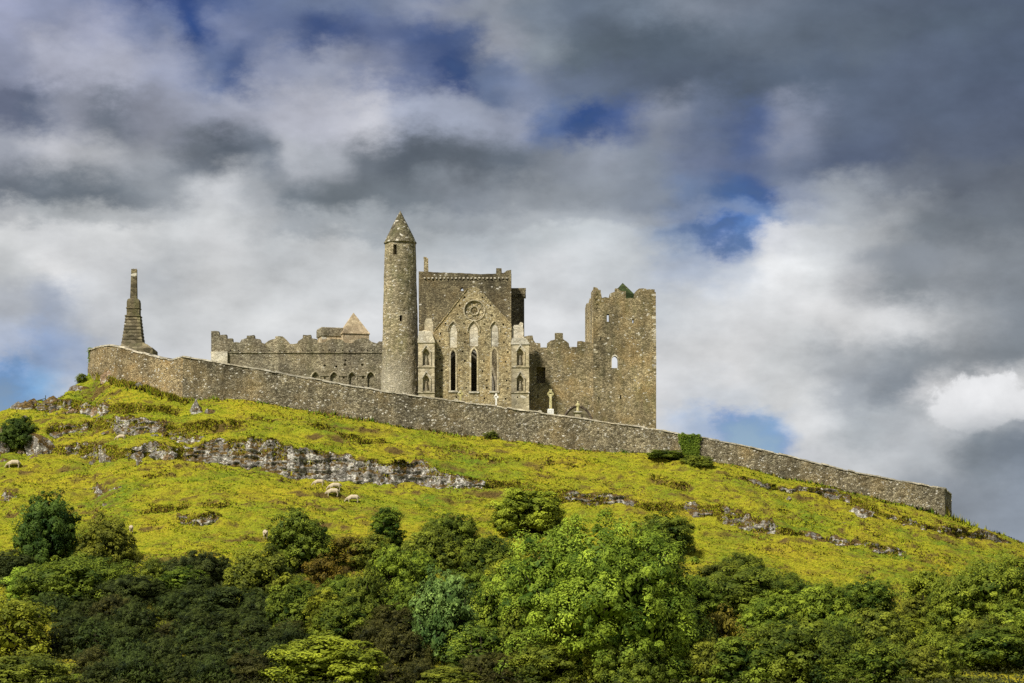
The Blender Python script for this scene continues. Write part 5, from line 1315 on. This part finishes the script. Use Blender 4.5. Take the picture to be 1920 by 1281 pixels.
for px, pb, w in [(1240, 1300, 130), (1420, 1300, 120), (1580, 1310, 120), (1760, 1240, 90), (1860, 1262, 150), (1700, 1290, 110)]:
    plant(rn.choice(('gorse2', 'bushy1')), 'scrub_bush', px, pb - w * .6, w, pb, L_HAW, 'low dark scrub bush in shade at the bottom right', rot=rn.uniform(0, 6), group='dark scrub at bottom right')
FILL = [(640,1078,90,1160),(700,1000,80,1075),(770,1030,100,1120),(870,1060,90,1150),(900,1160,130,1280),(975,1035,130,1150),(560,1085,110,1190),(505,1110,100,1180),
 (1300,1075,110,1180),(1345,1050,90,1130),(1470,1100,110,1180),(1400,1190,150,1300),(1560,1160,120,1260),(1690,1150,110,1240),(1600,1210,130,1305),(1720,1205,110,1300),
 (1785,1090,110,1210),(1850,1150,140,1256),(1910,1120,130,1256),(1290,1150,120,1290),(1215,1080,150,1250),(1100,1130,180,1292),(1180,1190,150,1305),(1020,1200,140,1305),(1500,1085,70,1130),
 (10,1030,110,1100),(60,1060,100,1130),(250,1075,110,1150),(340,1060,100,1130),(430,1090,120,1170)]
ANCH = [(90,990,'dark glossy green tree'),(487,1084,'olive domed shrub'),(287,1086,'thin yellow green sapling'),(608,1148,'tall yellow sapling'),(735,1076,'fresh green bush'),(832,1150,'blue green young ash'),(915,1046,'yellow tinged hawthorn'),(1125,1120,'big central ash'),(1247,1000,'lone dark hawthorn'),(1352,1200,'reddish brown shrub'),(1400,1100,'wide green hawthorn'),(1500,1220,'largest hawthorn mound'),(1628,1120,'dark thorn bush'),(1650,1195,'olive hawthorn'),(1738,1120,'sparse yellow sapling'),(1752,1230,'light green bush'),(1868,1130,'right edge ash'),(150,1088,'broad dark hawthorn')]
FM = (L_HAW, L_OLIVE, L_ASH, L_HAW, L_HAW, L_YEL, L_HAW, L_OLIVE)
for k, (px, pt, w, pb) in enumerate(FILL):
    side = 'left' if px < 520 else 'middle' if px < 1270 else 'right'
    mt = L_GORSE if px < 520 and k % 2 else FM[k % 8]
    cname = {L_HAW: 'dark green', L_OLIVE: 'olive', L_ASH: 'bright green', L_YEL: 'yellowish', L_GORSE: 'blackish'}[mt]
    an = min(ANCH, key=lambda q: math.hypot(q[0] - px, q[1] - (pt + pb) / 2)); dx, dy = px - an[0], (pt + pb) / 2 - an[1]
    where = ('right of' if dx > 0 else 'left of') if abs(dx) > abs(dy) else ('below' if dy > 0 else 'above')
    plant(('round2', 'bushy1', 'broad2', 'round1', 'loose1')[k % 5], 'thicket_bush', px, pt, w * 1.1, pb, mt,
          cname + ' thicket bush ' + where + ' the ' + an[2], rot=k * 1.7, group='bushes filling the ' + side + ' thicket')
# tangled undergrowth below the shrubs
def undergrowth():
    rng = np.random.default_rng(77); n = 90000
    UP = [(0,1050),(120,1045),(250,1068),(420,1080),(560,1075),(640,1045),(780,1030),(900,1030),(960,1020),(1300,1085),(1500,1125),(1680,1135),(1750,1100),(1920,1085)]
    px = rng.uniform(-20, 1940, n); t = rng.random(n); up = ip(px, UP) + 14 * fbm(px / 30, 1.0, 0, 3)
    py = up + (1330 - up) * t
    pw = ip(px, BASE_PY); yc = ip(px, CREST_Y)
    Y = np.where(py < PY0, Y0 + (np.clip((PY0 - py) / (PY0 - pw), 0, 1) ** (1 / EXPO)) * (yc - Y0), Y0 - (py - PY0) * .25)
    keep = py < 1400; px, py, Y = px[keep], py[keep], Y[keep]; n = len(px)
    X = (px - 960) / K * Y
    hh = .35 + .9 * np.clip(.4 + fbm(X / 2.2, Y / 2.2, 0, 4), 0, 1.4)
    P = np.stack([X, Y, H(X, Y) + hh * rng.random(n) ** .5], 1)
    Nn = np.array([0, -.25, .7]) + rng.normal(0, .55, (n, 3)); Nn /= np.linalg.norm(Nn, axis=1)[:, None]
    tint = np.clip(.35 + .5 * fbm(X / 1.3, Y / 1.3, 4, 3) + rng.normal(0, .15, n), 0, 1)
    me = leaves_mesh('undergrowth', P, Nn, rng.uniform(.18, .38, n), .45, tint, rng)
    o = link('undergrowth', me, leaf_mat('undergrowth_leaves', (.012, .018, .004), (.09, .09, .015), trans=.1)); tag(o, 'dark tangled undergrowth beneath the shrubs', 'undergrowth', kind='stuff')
undergrowth()
# bramble at the wall foot and small bush on the left skyline
plant('bushy1', 'bramble', 1245, 842, 76, 866, L_HAW, 'dark bramble mound at wall foot left of the ivy', group='brambles at the wall foot')
plant('broad2', 'bramble', 1308, 852, 66, 884, L_OLIVE, 'dark bramble mound right below the ivy patch', group='brambles at the wall foot')
plant('gorse3', 'bramble', 922, 806, 34, 828, L_OLIVE, 'small bramble at the wall foot below the white cross', group='brambles at the wall foot')
plant('loose1', 'leaning_bush', 153, 697, 22, 720, L_OLIVE, 'tiny sparse bush on the skyline left of the wall end')
# ivy
def ivy(pxl, pxr, pt, pb, seed, label, dens, yoff):
    rng = np.random.default_rng(seed); n = dens
    px = rng.uniform(pxl, pxr, n); q = rng.random(n)
    pc = (pxl + pxr) / 2; px = pc + (px - pc) * (1 - .45 * q ** 1.5) + 2 * vnoise(q * 6, seed) + rng.normal(0, 2.2, n)
    py = pt + (pb - pt) * q + 3.0 * vnoise(px / 5, seed)
    Yw = ip(px, WALL_Y) - .62 - rng.random(n) * .28 + yoff
    P = np.stack([(px - 960) / K * Yw, Yw, (HZ - py) / K * Yw], 1)
    Nn = np.array([0, -.8, .45]) + rng.normal(0, .45, (n, 3)); Nn /= np.linalg.norm(Nn, axis=1)[:, None]
    c = np.array([P[:, 0].mean(), P[:, 1].mean(), P[:, 2].min()])
    me = leaves_mesh('ivy', P - c, Nn, rng.uniform(.14, .26, n), .8, np.clip(rng.normal(.5, .2, n), 0, 1), rng)
    o = link('ivy', me, L_IVY, None, c); tag(o, label, 'ivy')
ivy(1274, 1313, 813, 862, 3, 'bright green ivy patch hanging over the wall coping', 2600, 0)
ivy(167, 181, 652, 692, 4, 'dark ivy clump on the left end of the wall', 900, .2)

# ------------------------------------------------------------------ handrail on the left skyline
Yh = 336.0
hr = empty('handrail', (wx(75, Yh), Yh, wz(756, Yh))); tag(hr, 'dark metal handrail on the left skyline rocks', 'handrail')
MB().tube([W(61, 753.5, Yh), W(86, 747, Yh)], .06, 6).build('rail', METAL, hr)
MB().tube([W(85, 762, Yh), W(85.5, 741.5, Yh)], .06, 6).build('post', METAL, hr)
MB().tube([W(63, 764, Yh), W(63, 750.5, Yh)], .05, 6).build('post', METAL, hr)

# ------------------------------------------------------------------ sheep
def sheep_mesh():
    vs_ = [((-.50, 0, .62), .25), ((-.2, 0, .64), .29), ((.12, 0, .64), .29), ((.42, 0, .62), .24), ((.60, 0, .50), .15), ((.74, 0, .34), .105), ((.84, 0, .20), .085), ((.92, 0, .08), .05)]
    E = [(i, i + 1) for i in range(7)]
    def chain(root, lst):
        k = root
        for p in lst: vs_.append(p); E.append((k, len(vs_) - 1)); k = len(vs_) - 1
    for s in (-1, 1):
        chain(0, [((-.52, .15 * s, .46), .13), ((-.60, .15 * s, .27), .05), ((-.54, .15 * s, .12), .042), ((-.53, .15 * s, 0), .045)])
        chain(3, [((.40, .14 * s, .42), .10), ((.42, .14 * s, .22), .048), ((.41, .14 * s, .10), .04), ((.41, .14 * s, 0), .045)])
        chain(5, [((.70, .13 * s, .36), .04), ((.67, .20 * s, .32), .02)])
    chain(0, [((-.74, 0, .56), .07), ((-.78, 0, .42), .05)])
    me = bpy.data.meshes.new('sheep_frame'); me.from_pydata([p for p, r in vs_], E, [])
    o = bpy.data.objects.new('sheep_frame', me); C.objects.link(o)
    sk = o.modifiers.new('skin', 'SKIN'); sk.use_smooth_shade = True
    for d, (p, r) in zip(me.skin_vertices[0].data, vs_): d.radius = (r, r)
    me.skin_vertices[0].data[1].use_root = True
    sb = o.modifiers.new('sub', 'SUBSURF'); sb.levels = 2; sb.render_levels = 2
    dg = bpy.context.evaluated_depsgraph_get()
    m2 = bpy.data.meshes.new_from_object(o.evaluated_get(dg)); m2.name = 'sheep'
    bpy.data.objects.remove(o); bpy.data.meshes.remove(me)
    V = np.array([v.co[:] for v in m2.vertices])
    body = np.clip((V[:, 2] - .36) / .15, 0, 1) * np.clip((.62 - V[:, 0]) / .1, 0, 1)
    V += (body * .035 * vnoise(V[:, 0] * 14, V[:, 1] * 14, V[:, 2] * 14))[:, None] * (V - np.array([0, 0, .62]))
    m2.vertices.foreach_set('co', V.astype(np.float32).ravel()); m2.materials.append(WOOL); smooth(m2)
    return m2
SH = sheep_mesh()
for px, py, sc_, rot, lab in [(226, 834, .95, 178, 'small sheep alone on the mossy ledges of the upper left'),
    (25, 887, 1.3, 186, 'grazing sheep at the left picture edge'),
    (597, 911, 1.05, 176, 'uppermost grazing sheep right under the long cliff'),
    (630, 921, 1.0, 168, 'sheep half hidden behind another in the central group'),
    (627, 927.5, 1.2, 190, 'front sheep of the overlapping pair in the central group'),
    (623, 940, 1.25, 182, 'grazing sheep just left of the flat brown rock'),
    (661, 951.5, 1.2, 184, 'rightmost sheep of the central group above the rock'),
    (498, 1017, 1.25, 95, 'white sheep seen end on beside the dark hawthorn'),
    (246, 1010, 1.0, 100, 'tiny distant sheep at the top edge of the left gorse')]:
    Y = ground_Y(px, py); x = wx(px, Y)
    o = link('sheep', SH, None, None, (x, Y, Hz(x, Y) - .03)); o.rotation_euler = (0, 0, R(rot)); o.scale = (sc_ * .92,) * 3
    tag(o, lab, 'sheep', 'sheep grazing on the hillside')
